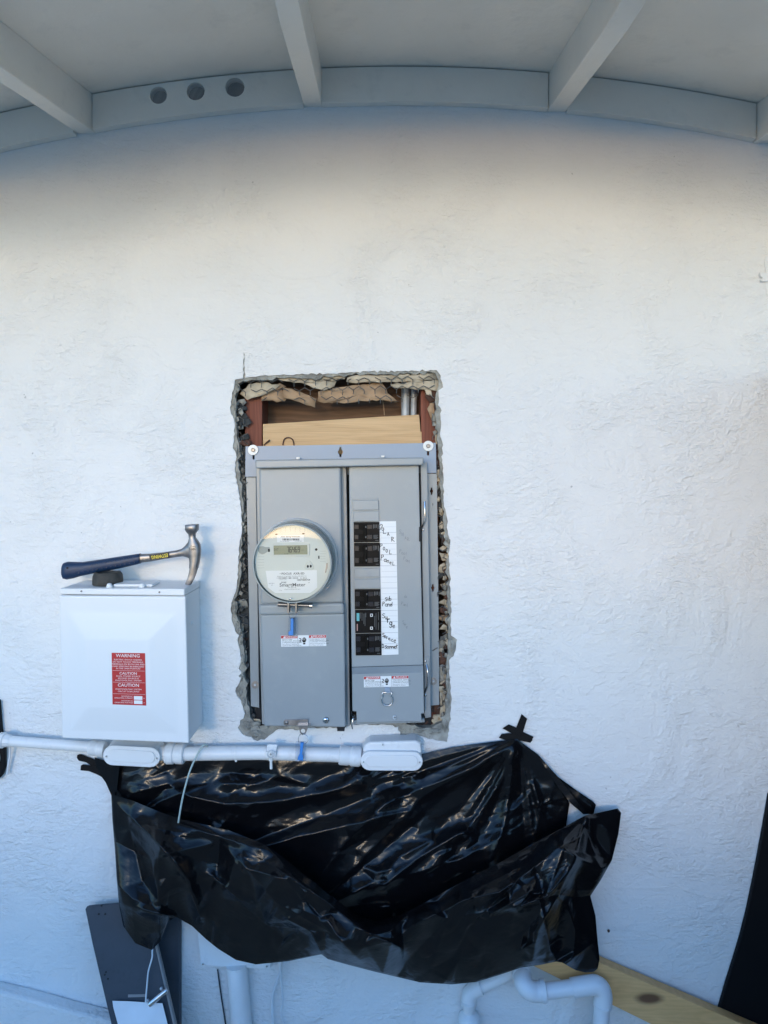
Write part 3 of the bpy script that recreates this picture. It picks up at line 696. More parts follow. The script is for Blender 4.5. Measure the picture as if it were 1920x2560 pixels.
a, b_, c_, d_ = P(879.5, 1669, 0.041), P(1058, 1663.5, 0.041), P(1058.5, 1680.3, 0.0578), P(880, 1684.6, 0.0578)
fs_ = MB(); fs_.prism3([a, d_, c_, b_], (0, 0.004, 0)); part('flap_bend', fs_, M['gray'], flap, bevel=0.0006)
ppart('flap_lip', [(892, 1806.5), (893, 1810), (1056, 1806), (1055, 1803)], 0.050, 0.024, None, 0.0006)

# washers and screws
def screw(px, py, r, d, parent, m='steel', name='screw', cross=True):
    mb = MB(); s = (DIST - d) / FPX; rr = r * s
    mb.lathe(P(px, py, d), (0, -1, 0), [(rr, 0), (rr, rr * 0.2), (rr * 0.8, rr * 0.45), (rr * 0.3, rr * 0.6)], 16)
    o = part(name, mb, M[m], parent, smooth=45)
    if cross:
        x = MB(); x.box(px - r * 0.5, py - r * 0.1, px + r * 0.5, py + r * 0.1, d + rr * 0.62, d + rr * 0.3); x.box(px - r * 0.1, py - r * 0.5, px + r * 0.1, py + r * 0.5, d + rr * 0.63, d + rr * 0.31)
        part('drive_slot', x, M['dark'], o)
    return o
for (x, y) in ((633, 1125), (1070.5, 1115)):
    w_ = MB(); w_.lathe(P(x, y, -0.0028), (0, -1, 0), [(0.0118, 0), (0.0118, 0.003), (0.0112, 0.0036), (0.004, 0.0036)], 28); wo = part('washer', w_, M['white_pl'], panel, smooth=40)
    w_ = MB(); w_.lathe(P(x, y, 0.0006), (0, -1, 0), [(0.0046, 0), (0.0046, 0.003), (0.0034, 0.0042), (0.0022, 0.0042), (0.0021, 0.002)], 12); part('bolt_head', w_, M['steel_dk'], wo)
for (x, y) in ((638, 1712), (1083, 1703)):
    w_ = MB(); w_.lathe(P(x, y, -0.0078), (0, -1, 0), [(0.0085, 0), (0.0085, 0.0016), (0.004, 0.0018)], 20); wo = part('washer', w_, M['steel_dk'], panel, smooth=40)
    w_ = MB(); w_.lathe(P(x, y, -0.006), (0, -1, 0), [(0.003, 0), (0.003, 0.002), (0.002, 0.003)], 8); part('bolt_head', w_, M['galv'], wo)
screw(815, 1800, 8.5, 0.047, panel, 'steel'); screw(987, 1793.5, 5.5, 0.058, panel, 'galv')
# hasp under the lower cover
hs = MB(); hs.prism(rrect(709, 1799.5, 748, 1814, 6.5), 0.0505, 0.0472); hs.prism([(742, 1799), (742, 1814), (771, 1813.5), (771, 1798)], 0.0525, 0.0505)
hasp = part('hasp', hs, M['steel_dk'], panel, bevel=0.0006)
hl = MB(); hl.prism([(744, 1813.8), (744, 1816.5), (776, 1816), (776, 1813.2)], 0.062, 0.044); part('hasp_ledge', hl, M['steel'], hasp)
ht = MB(); ht.plate([(747, 1816.5), (750, 1832), (756, 1838), (764, 1835), (769, 1822), (769, 1816.3)], [ring_pts(757.5, 1827.5, 5.6, 14)], 0.056, 0.0545); part('hasp_tongue', ht, M['steel_dk'], hasp)
screw(716.5, 1806.5, 4.5, 0.0505, hasp, 'steel_dk', 'rivet', False)
sp_ = MB(); sp_.tube(wirepath([(879, 1778, 0.03), (881, 1790, 0.036), (887, 1793, 0.04), (882, 1797, 0.044), (880, 1812, 0.046), (881, 1822, 0.044)], 6), 0.0016, 6); part('latch_spring', sp_, M['steel'], panel, smooth=60)
bt = MB(); bt.box(843, 1818, 861, 1828, 0.036, 0.010); part('bottom_stop', bt, M['dark'], panel)
# pull ring
pr = MB(); pr.prism(rrect(962, 1719, 975, 1733, 2.5), 0.0615, 0.0582); ring_base = part('ring_tab', pr, M['gray_lt'], panel, bevel=0.0005)
pr = MB(); ptsr = [(957, 1731, 0.063), (955, 1736, 0.064), (957, 1741, 0.064), (953.5, 1749, 0.064), (956, 1758, 0.064), (962, 1763, 0.064), (968, 1764, 0.064), (975, 1762.5, 0.064), (980.5, 1757, 0.064), (982, 1748, 0.064), (978, 1740, 0.064), (980, 1735, 0.064), (977, 1730.5, 0.063), (968, 1731, 0.0635), (957, 1731, 0.063)]
pr.tube(wirepath(ptsr, 5), 0.0013, 8); part('pull_ring', pr, M['steel'], panel, smooth=60)
# side latches: bent rods on the right edge
for pts_ in ([(1061.5, 1254, 0.030), (1062, 1275, 0.034), (1062, 1298, 0.034), (1060, 1308, 0.032), (1056, 1318, 0.024)],
             [(1066, 1662, 0.030), (1069, 1680, 0.036), (1069, 1712, 0.036), (1066, 1722, 0.034), (1062, 1732, 0.026)]):
    lt = MB(); lt.tube(wirepath(pts_, 6), 0.0021, 8); part('latch_rod', lt, M['steel'], panel, smooth=60)
ppart('latch_slot', rrect(1047.5, 1317, 1053, 1354, 1.5, 3), 0.0405, 0.028, M['dark'], 0)
ppart('latch_bracket', [(1060, 1640), (1061, 1790), (1077, 1788), (1074, 1645), (1070, 1641)], 0.026, 0.0222, None, 0.0012)
screw(1057.5, 1325, 3.0, 0.0222, panel, 'steel', 'rivet', False); screw(1063.5, 1653, 3.2, 0.026, panel, 'steel', 'rivet', False); screw(1063.5, 1738, 3.4, 0.026, panel, 'steel', 'rivet', False)

# filler plates and breakers
DF = 0.040
ppart('filler_slot', [(881, 1246), (881, 1248.6), (946.5, 1247.6), (946.5, 1245)], DF + 0.0012, DF, M['gray'], 0.0003)
for q4 in ([(881.5, 1251), (882.5, 1275.8), (947, 1274.6), (946.5, 1250)], [(883, 1279.6), (883.6, 1304), (948, 1303.2), (947.4, 1278.6)],
           [(885, 1422), (885.3, 1443.3), (950, 1442.5), (949.7, 1420.6)], [(885.5, 1448.4), (886, 1472), (951, 1470.8), (950.3, 1447)]):
    ppart('filler_plate', q4, DF + 0.0038, DF, None, 0.0012)
def blk(y0, y1, xl, xr): return [(xl, y0 + 0.5), (xl + 0.6, y1), (xr + 0.6, y1 - 0.8), (xr, y0)]
def breaker(y0, y1, xl, xr, lab):
    bo = ppart('breaker', blk(y0, y1, xl, xr), DF + 0.0035, DF + 0.0001, M['breaker'], 0.0006, label=lab)
    h = y1 - y0; w = xr - xl
    for j in range(2):
        yc = y0 + h * (0.24 + 0.5 * j)
        for (a0, a1) in ((0.03, 0.19), (0.52, 0.72)):
            mb = MB(); mb.box(xl + w * a0, yc - h * 0.10, xl + w * a1, yc + h * 0.10, DF + 0.0046, DF + 0.0033); part('breaker_pad', mb, M['breaker_hi'], bo, bevel=0.0004)
        mb = MB(); mb.box(xl + w * 0.20, yc - h * 0.15, xl + w * 0.50, yc + h * 0.15, DF + 0.0038, DF + 0.0033); part('toggle_well', mb, M['breaker_handle'], bo, bevel=0.0003)
        mb = MB(); mb.box(xl + w * 0.455, yc - 2.2, xl + w * 0.495, yc + 2.4, DF + 0.0105, DF + 0.0088); part('toggle_mark', mb, M['grey_ink'], bo)
        mk = MB()
        if j == 0:
            for t_ in range(3): mk.box(xl + w * (0.76 + 0.055 * t_), yc - h * 0.12, xl + w * (0.785 + 0.055 * t_), yc + h * (0.08 - 0.02 * t_), DF + 0.0038, DF + 0.0034)
            mk.box(xl + w * 0.94, yc - h * 0.12, xl + w * 0.965, yc + h * 0.1, DF + 0.0038, DF + 0.0034)
        else:
            for t_ in range(4): mk.box(xl + w * 0.77, yc - h * 0.1 + t_ * 2.6, xl + w * (0.95 - 0.03 * (t_ % 2)), yc - h * 0.1 + t_ * 2.6 + 1.2, DF + 0.0038, DF + 0.0034)
            mk.box(xl + w * 0.84, yc + h * 0.15, xl + w * 0.96, yc + h * 0.15 + 1.2, DF + 0.0038, DF + 0.0034)
        part('rating_print', mk, M['grey_ink'], bo)
    mb = MB(); mb.prism([(xl + w * 0.37, y0 + h * 0.10), (xl + w * 0.37, y0 + h * 0.86), (xl + w * 0.50, y0 + h * 0.86), (xl + w * 0.50, y0 + h * 0.10)], DF + 0.009, DF + 0.0036)
    part('tie_handle', mb, M['breaker_handle'], bo, bevel=0.0008)
    return bo
breaker(1305, 1356, 884, 948.5, 'top double breaker beside the handwritten word SOLAR')
breaker(1357, 1416.5, 885, 949.5, 'double breaker beside the handwritten words POOL Panel')
breaker(1473, 1523.5, 886.5, 951.2, 'double breaker beside the handwritten words sub Panel')
breaker(1584, 1639, 888.6, 953.2, 'bottom double breaker beside the handwritten words service Disconnect')
so_ = ppart('surge_protector', blk(1524.5, 1583, 887.5, 952), DF + 0.0035, DF + 0.0001, M['breaker'], 0.0006, label='plain black surge module with a teal mark between two breakers')
mk = MB(); mk.box(891.5, 1533, 898.5, 1552.5, DF + 0.0039, DF + 0.0034); part('teal_mark', mk, M['teal'], so_)
mk = MB(); mk.box(892, 1560, 894.3, 1577, DF + 0.0039, DF + 0.0034); part('pink_mark', mk, M['pink_ink'], so_)
mk = MB()
for (x, y0, y1) in ((901, 1532, 1546), (904.6, 1532, 1552), (909, 1534, 1560), (912, 1534, 1565), (914, 1532, 1543), (936, 1540, 1567), (939.5, 1533, 1574), (945.5, 1530, 1550), (945.5, 1556, 1575)): mk.box(x, y0, x + 1.1, y1, DF + 0.0039, DF + 0.0034)
part('fine_print', mk, M['grey_ink'], so_)
for y in (1538, 1570.5):
    mk = MB(); mk.plate([(925.5, y - 3.5), (925.5, y + 3.5), (932, y + 3.5), (932, y - 3.5)], [[(927, y - 2), (927, y + 2), (930.5, y + 2), (930.5, y - 2)]], DF + 0.0042, DF + 0.0034); part('indicator_window', mk, M['white_ink'], so_)
# label strip with handwriting
ls = ppart('label_strip', [(948.8, 1303.3), (951.5, 1470), (954.4, 1637.8), (996.3, 1636.2), (993.5, 1470), (990, 1303)], DF + 0.0005, DF + 0.0001, M['label_white'], 0)
ln = MB()
for k in range(1, 24):
    y = 1303.3 + k * 13.92; t_ = k / 24; xl = 948.8 + 5.6 * t_; xr = 990 + 6.3 * t_
    w_ = 0.9 if k % 2 == 0 else 0.45
    stroke(ln, [(xl + (0.3 if k % 2 == 0 else 3), y), (xr - 0.5, y - 0.3)], w_, DF + 0.0007)
part('ruled_lines', ln, M['label_line'], ls)
hw = MB()
hand(hw, [(')', 952.5, 1318, 14), ('o', 957.3, 1321, 11), ('L', 962, 1327, 14), ('A', 970.4, 1335, 8.5), ('R', 981, 1348, 11),
          ('P', 952.8, 1366, 13), ('O', 960, 1371.5, 8), ('O', 966.8, 1377, 8), ('L', 976.4, 1380, 10),
          ('P', 956, 1394, 13.5), ('a', 963, 1399, 11), ('n', 970, 1402, 10), ('e', 976.5, 1406, 9), ('L', 984, 1408.5, 8.5)], DF + 0.0009, 1.35)
hand(hw, [('s', 965.5, 1496, 13), ('u', 970.5, 1495.5, 12), ('b', 976, 1496, 11), ('P', 959, 1510, 10.5), ('a', 965.5, 1511, 10), ('n', 972, 1511, 10), ('e', 977.5, 1511, 9), ('l', 982, 1510, 9.5),
          ('S', 958.5, 1539.5, 11), ('u', 965.5, 1543, 11), ('r', 971.5, 1549, 14, 0, 2.3), ('g', 977, 1556.5, 13, 0, 2.0), ('e', 984.5, 1564.5, 11),
          ('S', 958, 1587.5, 8.5), ('e', 962.3, 1590, 9), ('r', 967.5, 1593, 9), ('v', 972.5, 1595.5, 9), ('i', 976.8, 1598, 9), ('c', 981, 1599.5, 9), ('e', 987, 1601, 11),
          ('D', 957.5, 1615, 10), ('i', 961.5, 1616, 9), ('s', 965, 1615.5, 11), ('c', 969, 1617, 8), ('o', 972.7, 1617, 8), ('n', 977.2, 1617, 8.5), ('n', 982, 1617, 8.5), ('e', 986.3, 1617, 8), ('c', 989.5, 1617, 8), ('t', 992.2, 1615.5, 10)], DF + 0.0009, 1.4)
part('handwriting', hw, M['ink'], ls)
pc = MB()
hand(pc, [('S', 1000, 1329, 9), ('o', 1005, 1334, 9), ('l', 1010, 1336, 9), ('A', 1014, 1345, 7), ('R', 1020, 1348, 8), ('P', 1001, 1378, 9), ('o', 1006, 1382, 8), ('o', 1011, 1383, 8), ('l', 1017, 1384, 8),
          ('P', 1011, 1396, 8), ('a', 1016, 1400, 7), ('n', 1020, 1402, 7), ('l', 1025, 1404, 8), ('s', 1012, 1491, 7), ('b', 1016, 1491, 7), ('P', 1005, 1509, 9), ('a', 1010, 1511, 7), ('n', 1014, 1512, 7), ('l', 1020, 1513, 9),
          ('S', 1008, 1555, 8), ('u', 1011, 1559, 8), ('r', 1014, 1562, 8), ('e', 1017, 1567, 8)], DF + 0.0006, 0.55)
part('faint_writing', pc, M['pencil'], panel)

# danger stickers
def danger(x0, y0, x1, y1, d, tilt, lab):
    """three-field warning sticker; tilt = rise of its right end in pixels"""
    def q(u, v): return (x0 + (x1 - x0) * u + v * 1.0, y0 + (y1 - y0) * v - tilt * u)
    base = MB(); base.prism([q(0, 0), q(0, 1), q(1, 1), q(1, 0)], d + 0.0004, d + 0.0001); so = part('danger_sticker', base, M['label_white'], panel, label=lab)
    rd = MB()
    for (a, b) in ((0.004, 0.366), (0.626, 0.997)): rd.prism([q(a, 0.02), q(a, 0.26), q(b, 0.26), q(b, 0.02)], d + 0.0006, d + 0.00042)
    part('red_banner', rd, M['red_st'], so)
    rot = -math.degrees(math.atan2(tilt, x1 - x0)); H = y1 - y0
    wt = MB()
    for (u, s) in ((0.225, 'DANGER'), (0.845, 'PELIGRO')): text_mb(wt, s, *q(u, 0.14), H * 0.24, d + 0.0008, rot, sx=1.12, bold=0.012)
    for u in (0.075, 0.685):
        cx, cy = q(u, 0.14); wt.prism([(cx, cy - 2.9), (cx - 3, cy + 2.4), (cx + 3, cy + 2.4)], d + 0.0008, d + 0.0006)
    part('banner_lettering', wt, M['white_ink'], so)
    bt = MB()
    for i, s in enumerate(('Hazardous Voltage.', 'Will cause death, serious injury', 'or substantial property damage.')): text_mb(bt, s, *q(0.022, 0.36 + i * 0.125), H * 0.118, d + 0.0006, rot, 'LEFT', 1.12 if i else 1.0, 0.01)
    for i, s in enumerate(('Turn off power supplying this', 'equipment before working inside.')): text_mb(bt, s, *q(0.022, 0.77 + i * 0.125), H * 0.115, d + 0.0006, rot, 'LEFT', 1.12)
    for i, s in enumerate(('Voltaje peligroso. Causar\u00e1 la', 'muerte, lesiones graves o da\u00f1os', 'considerables a la propiedad.')): text_mb(bt, s, *q(0.642, 0.36 + i * 0.125), H * 0.118, d + 0.0006, rot, 'LEFT', 1.1, 0.01)
    for i, s in enumerate(('Desconecte la alimentaci\u00f3n antes', 'de trabajar en el equipo.')): text_mb(bt, s, *q(0.642, 0.77 + i * 0.125), H * 0.112, d + 0.0006, rot, 'LEFT', 1.1)
    part('fine_print', bt, M['ink'], so)
    hd = MB(); cx, cy = q(0.51, 0.5); u = H / 28.0
    hd.prism([(cx - 4 * u, cy - 1 * u), (cx - 2.6 * u, cy + 4.2 * u), (cx + 3.2 * u, cy + 4.2 * u), (cx + 5 * u, cy - 1 * u)], d + 0.0007, d + 0.00042)
    for i, (dx, top) in enumerate(((-3.2, -6), (-1.2, -8.2), (0.9, -8.6), (3.0, -7.4), (4.6, -5))): hd.prism([(cx + (dx - 0.75) * u, cy + top * u), (cx + (dx - 0.75) * u, cy), (cx + (dx + 0.75) * u, cy), (cx + (dx + 0.75) * u, cy + top * u)], d + 0.0007, d + 0.00042)
    hd.prism([(cx - 6.2 * u, cy - 1.6 * u), (cx - 3.2 * u, cy + 3 * u), (cx - 2 * u, cy + 1.5 * u), (cx - 5.2 * u, cy - 2.4 * u)], d + 0.00075, d + 0.00042)
    hd.prism([(cx - 2.5 * u, cy + 5.4 * u), (cx - 2.2 * u, cy + 9 * u), (cx + 3 * u, cy + 9 * u), (cx + 3.2 * u, cy + 5.4 * u)], d + 0.0007, d + 0.00042)
    stroke(hd, [(cx - 12 * u, cy - 6 * u), (cx - 8 * u, cy - 5 * u), (cx - 7.6 * u, cy - 2 * u), (cx - 10.5 * u, cy - 0.5 * u), (cx - 10 * u, cy + 2.5 * u), (cx - 6.5 * u, cy + 3.2 * u)], 1.7 * u, d + 0.0007)
    for uu in (0.373, 0.622): stroke(hd, [q(uu, 0.0), q(uu, 1.0)], 0.5, d + 0.0007)
    part('hand_symbol', hd, M['ink'], so)
danger(702, 1589, 815, 1617, 0.0472, 2.0, 'three-part danger sticker under the hanging blue seal')
danger(909, 1691.5, 1021, 1718.5, 0.0582, 2.6, 'three-part danger sticker above the pull ring')

# ================================================================== METER
meter = thing('electric_meter', 'round utility meter with glass cover and number display plugged into the panel', 'electric meter', P(743, 1397, 0.046))
mcx = P(743, 1397, 0.05)
ml = MB(); ml.lathe(mcx + Vector((0, 0.006, 0)), (0, -1, 0), [(0.083, 0), (0.0885, 0.002), (0.0895, 0.010), (0.0885, 0.017), (0.0860, 0.019), (0.0835, 0.016), (0.0830, 0.006)], 64); part('sealing_ring', ml, M['ring'], meter, smooth=50)
mt_ = MB(); mt_.prism([(816, 1470), (812, 1476), (820, 1469), (827, 1460)], 0.058, 0.052); part('ring_tab', mt_, M['steel'], meter)
ml = MB(); ml.lathe(mcx, (0, -1, 0), [(0.0815, 0.0), (0.0815, 0.018), (0.078, 0.022), (0.0785, 0.060), (0.0797, 0.062), (0.0797, 0.0755), (0.0785, 0.0768), (0.02, 0.0768)], 64); body = part('meter_body', ml, M['face'], meter, smooth=40)
FD = 0.05 + 0.0772
gl_ = MB(); prof = [(0.0828, 0.018), (0.0822, 0.05), (0.0818, 0.085), (0.0806, 0.0895), (0.06, 0.0905), (0.0, 0.0912)]
n = 64; v = []; 
for rr, t_ in prof:
    for k in range(n): a = 2 * math.pi * k / n; v.append(mcx + Vector((max(rr, 1e-5) * math.cos(a), -t_, max(rr, 1e-5) * math.sin(a))))
gl_.add(v, [(i * n + k, i * n + (k + 1) % n, (i + 1) * n + (k + 1) % n, (i + 1) * n + k) for i in range(len(prof) - 1) for k in range(n)])
part('glass_cover', gl_, M['glass'], meter, smooth=60)
rim = MB(); rim.lathe(mcx, (0, -1, 0), [(0.0826, 0.019), (0.0836, 0.020), (0.0836, 0.024), (0.0826, 0.025)], 64); part('cover_seam', rim, M['face_in'], meter, smooth=40)
rim = MB()
for k in range(64):
    a0, a1 = 2 * math.pi * k / 64, 2 * math.pi * (k + 1) / 64
    pr_ = [(0.0792, 0.0900), (0.0822, 0.0892), (0.0829, 0.0840)]
    vv = [mcx + Vector((rr * math.cos(a), -t_, rr * math.sin(a))) for rr, t_ in pr_ for a in (a0, a1)]
    rim.add(vv, [(0, 1, 3, 2), (2, 3, 5, 4)])
part('cover_rim', rim, M['face_in'], meter, smooth=60)
def mpart(name, pts, df, m, parent=None, bevel=0.0, db=None): 
    mb = MB(); mb.prism(pts, df, db if db is not None else FD - 0.0002); return part(name, mb, M[m], parent or meter, bevel=bevel)
# nameplates, display, ports
mpart('top_label', [(692, 1338.5), (692.6, 1356), (760, 1355), (759.5, 1337.5)], FD + 0.0004, 'label_white')
tl = MB(); text_mb(tl, 'Silver Spring Networks', 726, 1341.5, 4.2, FD + 0.0006, -0.5, sx=1.2, bold=0.012)
for k in range(26):
    if rnd.random() < 0.8: tl.box(706 + k * 1.65, 1346.4, 706 + k * 1.65 + rnd.choice((0.6, 0.9, 1.2)), 1351, FD + 0.0006, FD + 0.00042)
text_mb(tl, 'FCC ID OWS NIC', 712, 1353.4, 2.5, FD + 0.0006, -0.5, sx=1.2); text_mb(tl, 'IC 5975A NIC', 746, 1353.0, 2.5, FD + 0.0006, -0.5, sx=1.2)
part('label_print', tl, M['ink'], meter)
fr_ = mpart('display_frame', rrect(681, 1360, 774, 1390.5, 2, 3), FD + 0.0022, 'face', bevel=0.0008)
lcd = mpart('display', [(684, 1364), (684.5, 1387), (769, 1386), (768.5, 1362.6)], FD + 0.0025, 'lcd', fr_, db=FD + 0.002)
SEG = {'7': 'abc', '6': 'acdefg', '4': 'bcfg', '9': 'abcdfg'}
dg = MB()
def seven(ch, x, y, w, h, t_):
    sk = 0.8
    L = {'a': ((0, 0), (w, 0)), 'b': ((w, 0), (w, h / 2)), 'c': ((w, h / 2), (w, h)), 'd': ((0, h), (w, h)), 'e': ((0, h / 2), (0, h)), 'f': ((0, 0), (0, h / 2)), 'g': ((0, h / 2), (w, h / 2))}
    for s_ in SEG[ch]:
        (ax, ay), (bx_, by) = L[s_]; stroke(dg, [(x + ax + sk * (1 - ay / h), y + ay), (x + bx_ + sk * (1 - by / h), y + by)], t_, FD + 0.0027)
for i, ch in enumerate('76469'): seven(ch, 717 + i * 6.9, 1367.6 - i * 0.1, 4.3, 13.0, 1.7)
part('display_digits', dg, M['lcd_ink'], fr_)
dg2 = MB(); text_mb(dg2, 'EXT', 690.5, 1374, 9.0, FD + 0.0027, -0.5, sx=0.75); text_mb(dg2, 'KWh', 756.5, 1375.5, 3.2, FD + 0.0027, -0.5)
stroke(dg2, [(711, 1384.8), (714, 1384.7)], 1, FD + 0.0027); stroke(dg2, [(716, 1384.6), (721, 1384.5)], 1, FD + 0.0027)
part('display_text', dg2, M['lcd_ink'], fr_)
mpart('slot_mark', [(688, 1334.6), (688, 1337.2), (693.6, 1337), (693.6, 1334.4)], FD + 0.0003, 'dark'); mpart('slot_mark', [(755.6, 1333), (755.6, 1335.8), (761.4, 1335.6), (761.4, 1332.8)], FD + 0.0003, 'dark')
mpart('sensor_hole', ring_pts(790.5, 1373.8, 3.2, 14), FD + 0.0003, 'dark'); mpart('slot_mark', [(795.4, 1389.6), (795.6, 1397), (798.8, 1396.8), (798.6, 1389.4)], FD + 0.0003, 'dark')
mpart('magnet_key', [(645, 1372), (647, 1368.5), (652, 1366.2), (658, 1366.2), (664, 1368), (674, 1367.6), (674.4, 1379), (668, 1379.5), (662, 1384), (655, 1386), (649, 1383), (645.5, 1378)], FD + 0.0006, 'face_in', bevel=0.0004)
mpart('key_stop', [(670, 1372.2), (670.2, 1379.8), (674.6, 1379.6), (674.4, 1372)], FD + 0.0009, 'dark')
mpart('rim_clip', [(636, 1409), (637, 1432), (642, 1438), (643, 1434), (639.5, 1424), (639, 1409)], FD + 0.0008, 'face_in')
mpart('rim_clip', [(815.5, 1408), (812.6, 1432), (815, 1432), (818.5, 1419), (819, 1408)], FD + 0.0008, 'steel_dk')
po = mpart('optical_port', [(772.5, 1402.5), (777, 1404), (784, 1416), (783.5, 1421), (779, 1423.5), (765, 1424), (761, 1421), (761.5, 1416), (768, 1404)], FD + 0.0024, 'face', bevel=0.0012)
for (x, y) in ((769.6, 1416), (776.8, 1415.6)): mpart('port_eye', ring_pts(x, y, 2.6, 12, 3.6), FD + 0.0026, 'dark', po, db=FD + 0.002)
nc = P(743, 1397, 0.05); ncx = CX + nc.x * FPX / (DIST - FD); ncy = CY + (ZC - nc.z) * FPX / (DIST - FD); nr = 0.0725 * FPX / (DIST - FD)
pl_ = [(664, 1427), (792, 1425.5)]
a0 = math.acos((793 - ncx) / nr); 
for k in range(13):
    a = a0 + (math.pi - 2 * a0) * k / 12
    if ncy + nr * math.sin(a) > 1428: pl_.append((ncx + nr * math.cos(a), ncy + nr * math.sin(a)))
pl_ = [p for p in pl_ if p[1] < 1486]
mpart('nameplate', pl_, FD + 0.0003, 'label_white')
nt = MB(); ft = FD + 0.0005
text_mb(nt, 'TYPE', 701, 1434.6, 2.8, ft, -0.8); text_mb(nt, 'FOCUS  AXR-SD', 732.5, 1434.2, 7.2, ft, -0.8, sx=1.1, bold=0.02)
text_mb(nt, 'FORM 2S CL200 240V 3W 60Hz TA 30 Kh 7.2', 729.5, 1440.8, 3.7, ft, -0.8, sx=1.02)
for k in range(46):
    if rnd.random() < 0.75: nt.box(692.5 + k * 1.62, 1443.6, 692.5 + k * 1.62 + rnd.choice((0.5, 0.8, 1.1)), 1446.8, ft, FD + 0.00032)
text_mb(nt, 'LANDIS GYR', 707, 1449.4, 2.8, ft, -0.8, sx=1.2)
text_mb(nt, '1007384754', 758.5, 1450, 6.0, ft, -0.8, sx=1.12, bold=0.02)
text_mb(nt, 'KEYS INCL', 679, 1458.6, 3.0, ft, -0.8); text_mb(nt, 'CA', 680, 1463, 3.0, ft, -0.8)
text_mb(nt, 'PG&E', 709.5, 1456.4, 5.4, ft, -0.8, bold=0.015); text_mb(nt, 'SmartMeter', 731, 1462.4, 12.2, ft, -0.8, sx=1.1, bold=0.012)
text_mb(nt, 'TM', 772, 1457, 3.0, ft); text_mb(nt, '70% DRY TIF', 730, 1468.8, 3.6, ft, -0.8, sx=1.1)
text_mb(nt, 'MADE IN MEXICO 07 2011', 731, 1473.4, 3.0, ft, -0.8, sx=1.15); text_mb(nt, 'C US', 701, 1476, 3.0, ft, -0.8)
part('nameplate_print', nt, M['grey_ink'], meter)
fl = MB()
for k in range(7): stroke(fl, [(690 + k * 12, 1318 + abs(k - 3.2) * 0.6), (690 + k * 12, 1330)], 0.5, FD + 0.0002)
for k in range(5): stroke(fl, [(644, 1392 + k * 7), (660, 1391.7 + k * 7)], 0.5, FD + 0.0002)
for k in range(5): stroke(fl, [(800, 1378 + k * 6.4), (814, 1377.8 + k * 6.4)], 0.5, FD + 0.0002)
part('face_ribs', fl, M['face_in'], meter)
screw(726, 1497, 2.8, 0.1415, meter, 'steel', 'cover_screw', False)
# sealing ring clamp
cl = MB(); cl.tube([P(695, 1510.5, 0.085), P(722, 1512, 0.085)], 0.0052, 10); cl.tube([P(722, 1512, 0.085), P(776, 1514, 0.085)], 0.0042, 10); clamp = part('clamp_screw', cl, M['steel_dk'], meter, smooth=40)
cl = MB(); cl.tube([P(774, 1514, 0.085), P(781, 1514.3, 0.085)], 0.0066, 12); part('clamp_knob', cl, M['steel'], clamp, smooth=40)
for x in (721, 741): mb = MB(); mb.prism([(x - 3, 1500), (x - 3.5, 1533), (x + 0.8, 1534), (x + 3, 1500)], 0.094, 0.066); part('clamp_lug', mb, M['steel_dk'], clamp, bevel=0.0006)
# seal tags
def seal(name, x0, y0, x1, y1, d, lab, foot=True):
    t = thing(name, lab, 'seal tag', P((x0 + x1) / 2, y1, d), 'plastic seal tags')
    c = MB(); c.prism(rrect(x0, y0, x1, y1, 2, 3), d + 0.006, d); part('clear_body', c, M['clear'], t)
    b = MB(); w = x1 - x0; h = y1 - y0
    b.prism([(x0 + w * 0.28, y0 + h * 0.03), (x0 + w * 0.26, y0 + h * 0.70), (x0 + w * 0.03, y0 + h * 0.78), (x0 + w * 0.05, y0 + h * 0.92), (x0 + w * 0.2, y0 + h * 0.97), (x0 + w * 0.55, y0 + h * 0.96), (x0 + w * 0.56, y0 + h * 0.03)] if foot else
            [(x0 + w * 0.45, y0 + h * 0.03), (x0 + w * 0.40, y0 + h * 0.6), (x0 + w * 0.22, y0 + h * 0.8), (x0 + w * 0.18, y0 + h * 0.95), (x0 + w * 0.72, y0 + h * 0.97), (x0 + w * 0.72, y0 + h * 0.72), (x0 + w * 0.62, y0 + h * 0.66), (x0 + w * 0.78, y0 + h * 0.03)], d + 0.0072, d + 0.0014)
    part('blue_insert', b, M['blue'], t, bevel=0.0006)
    return t
tg = seal('seal_tag', 720, 1545, 744, 1590, 0.058, 'blue seal in clear plastic hanging below the round meter clamp')
wr = MB(); wr.tube(wirepath([(721, 1531, 0.082), (723, 1540, 0.07), (726, 1548, 0.062)], 5), 0.0005, 5); wr.tube(wirepath([(741, 1531, 0.082), (740, 1540, 0.07), (733, 1548, 0.062)], 5), 0.0005, 5); part('seal_wire', wr, M['steel'], tg)
tg = seal('seal_tag', 739, 1855, 765, 1903, 0.058, 'blue seal in clear plastic hanging over the white conduit', False)
wr = MB(); wr.tube(wirepath([(757, 1834, 0.058), (749, 1838, 0.06), (746, 1848, 0.062), (748, 1858, 0.061)], 5), 0.0006, 5); wr.tube(wirepath([(757, 1834, 0.058), (768, 1840, 0.061), (771, 1850, 0.063), (765, 1858, 0.062), (756, 1860, 0.061)], 5), 0.0006, 5); part('seal_wire', wr, M['steel'], tg)

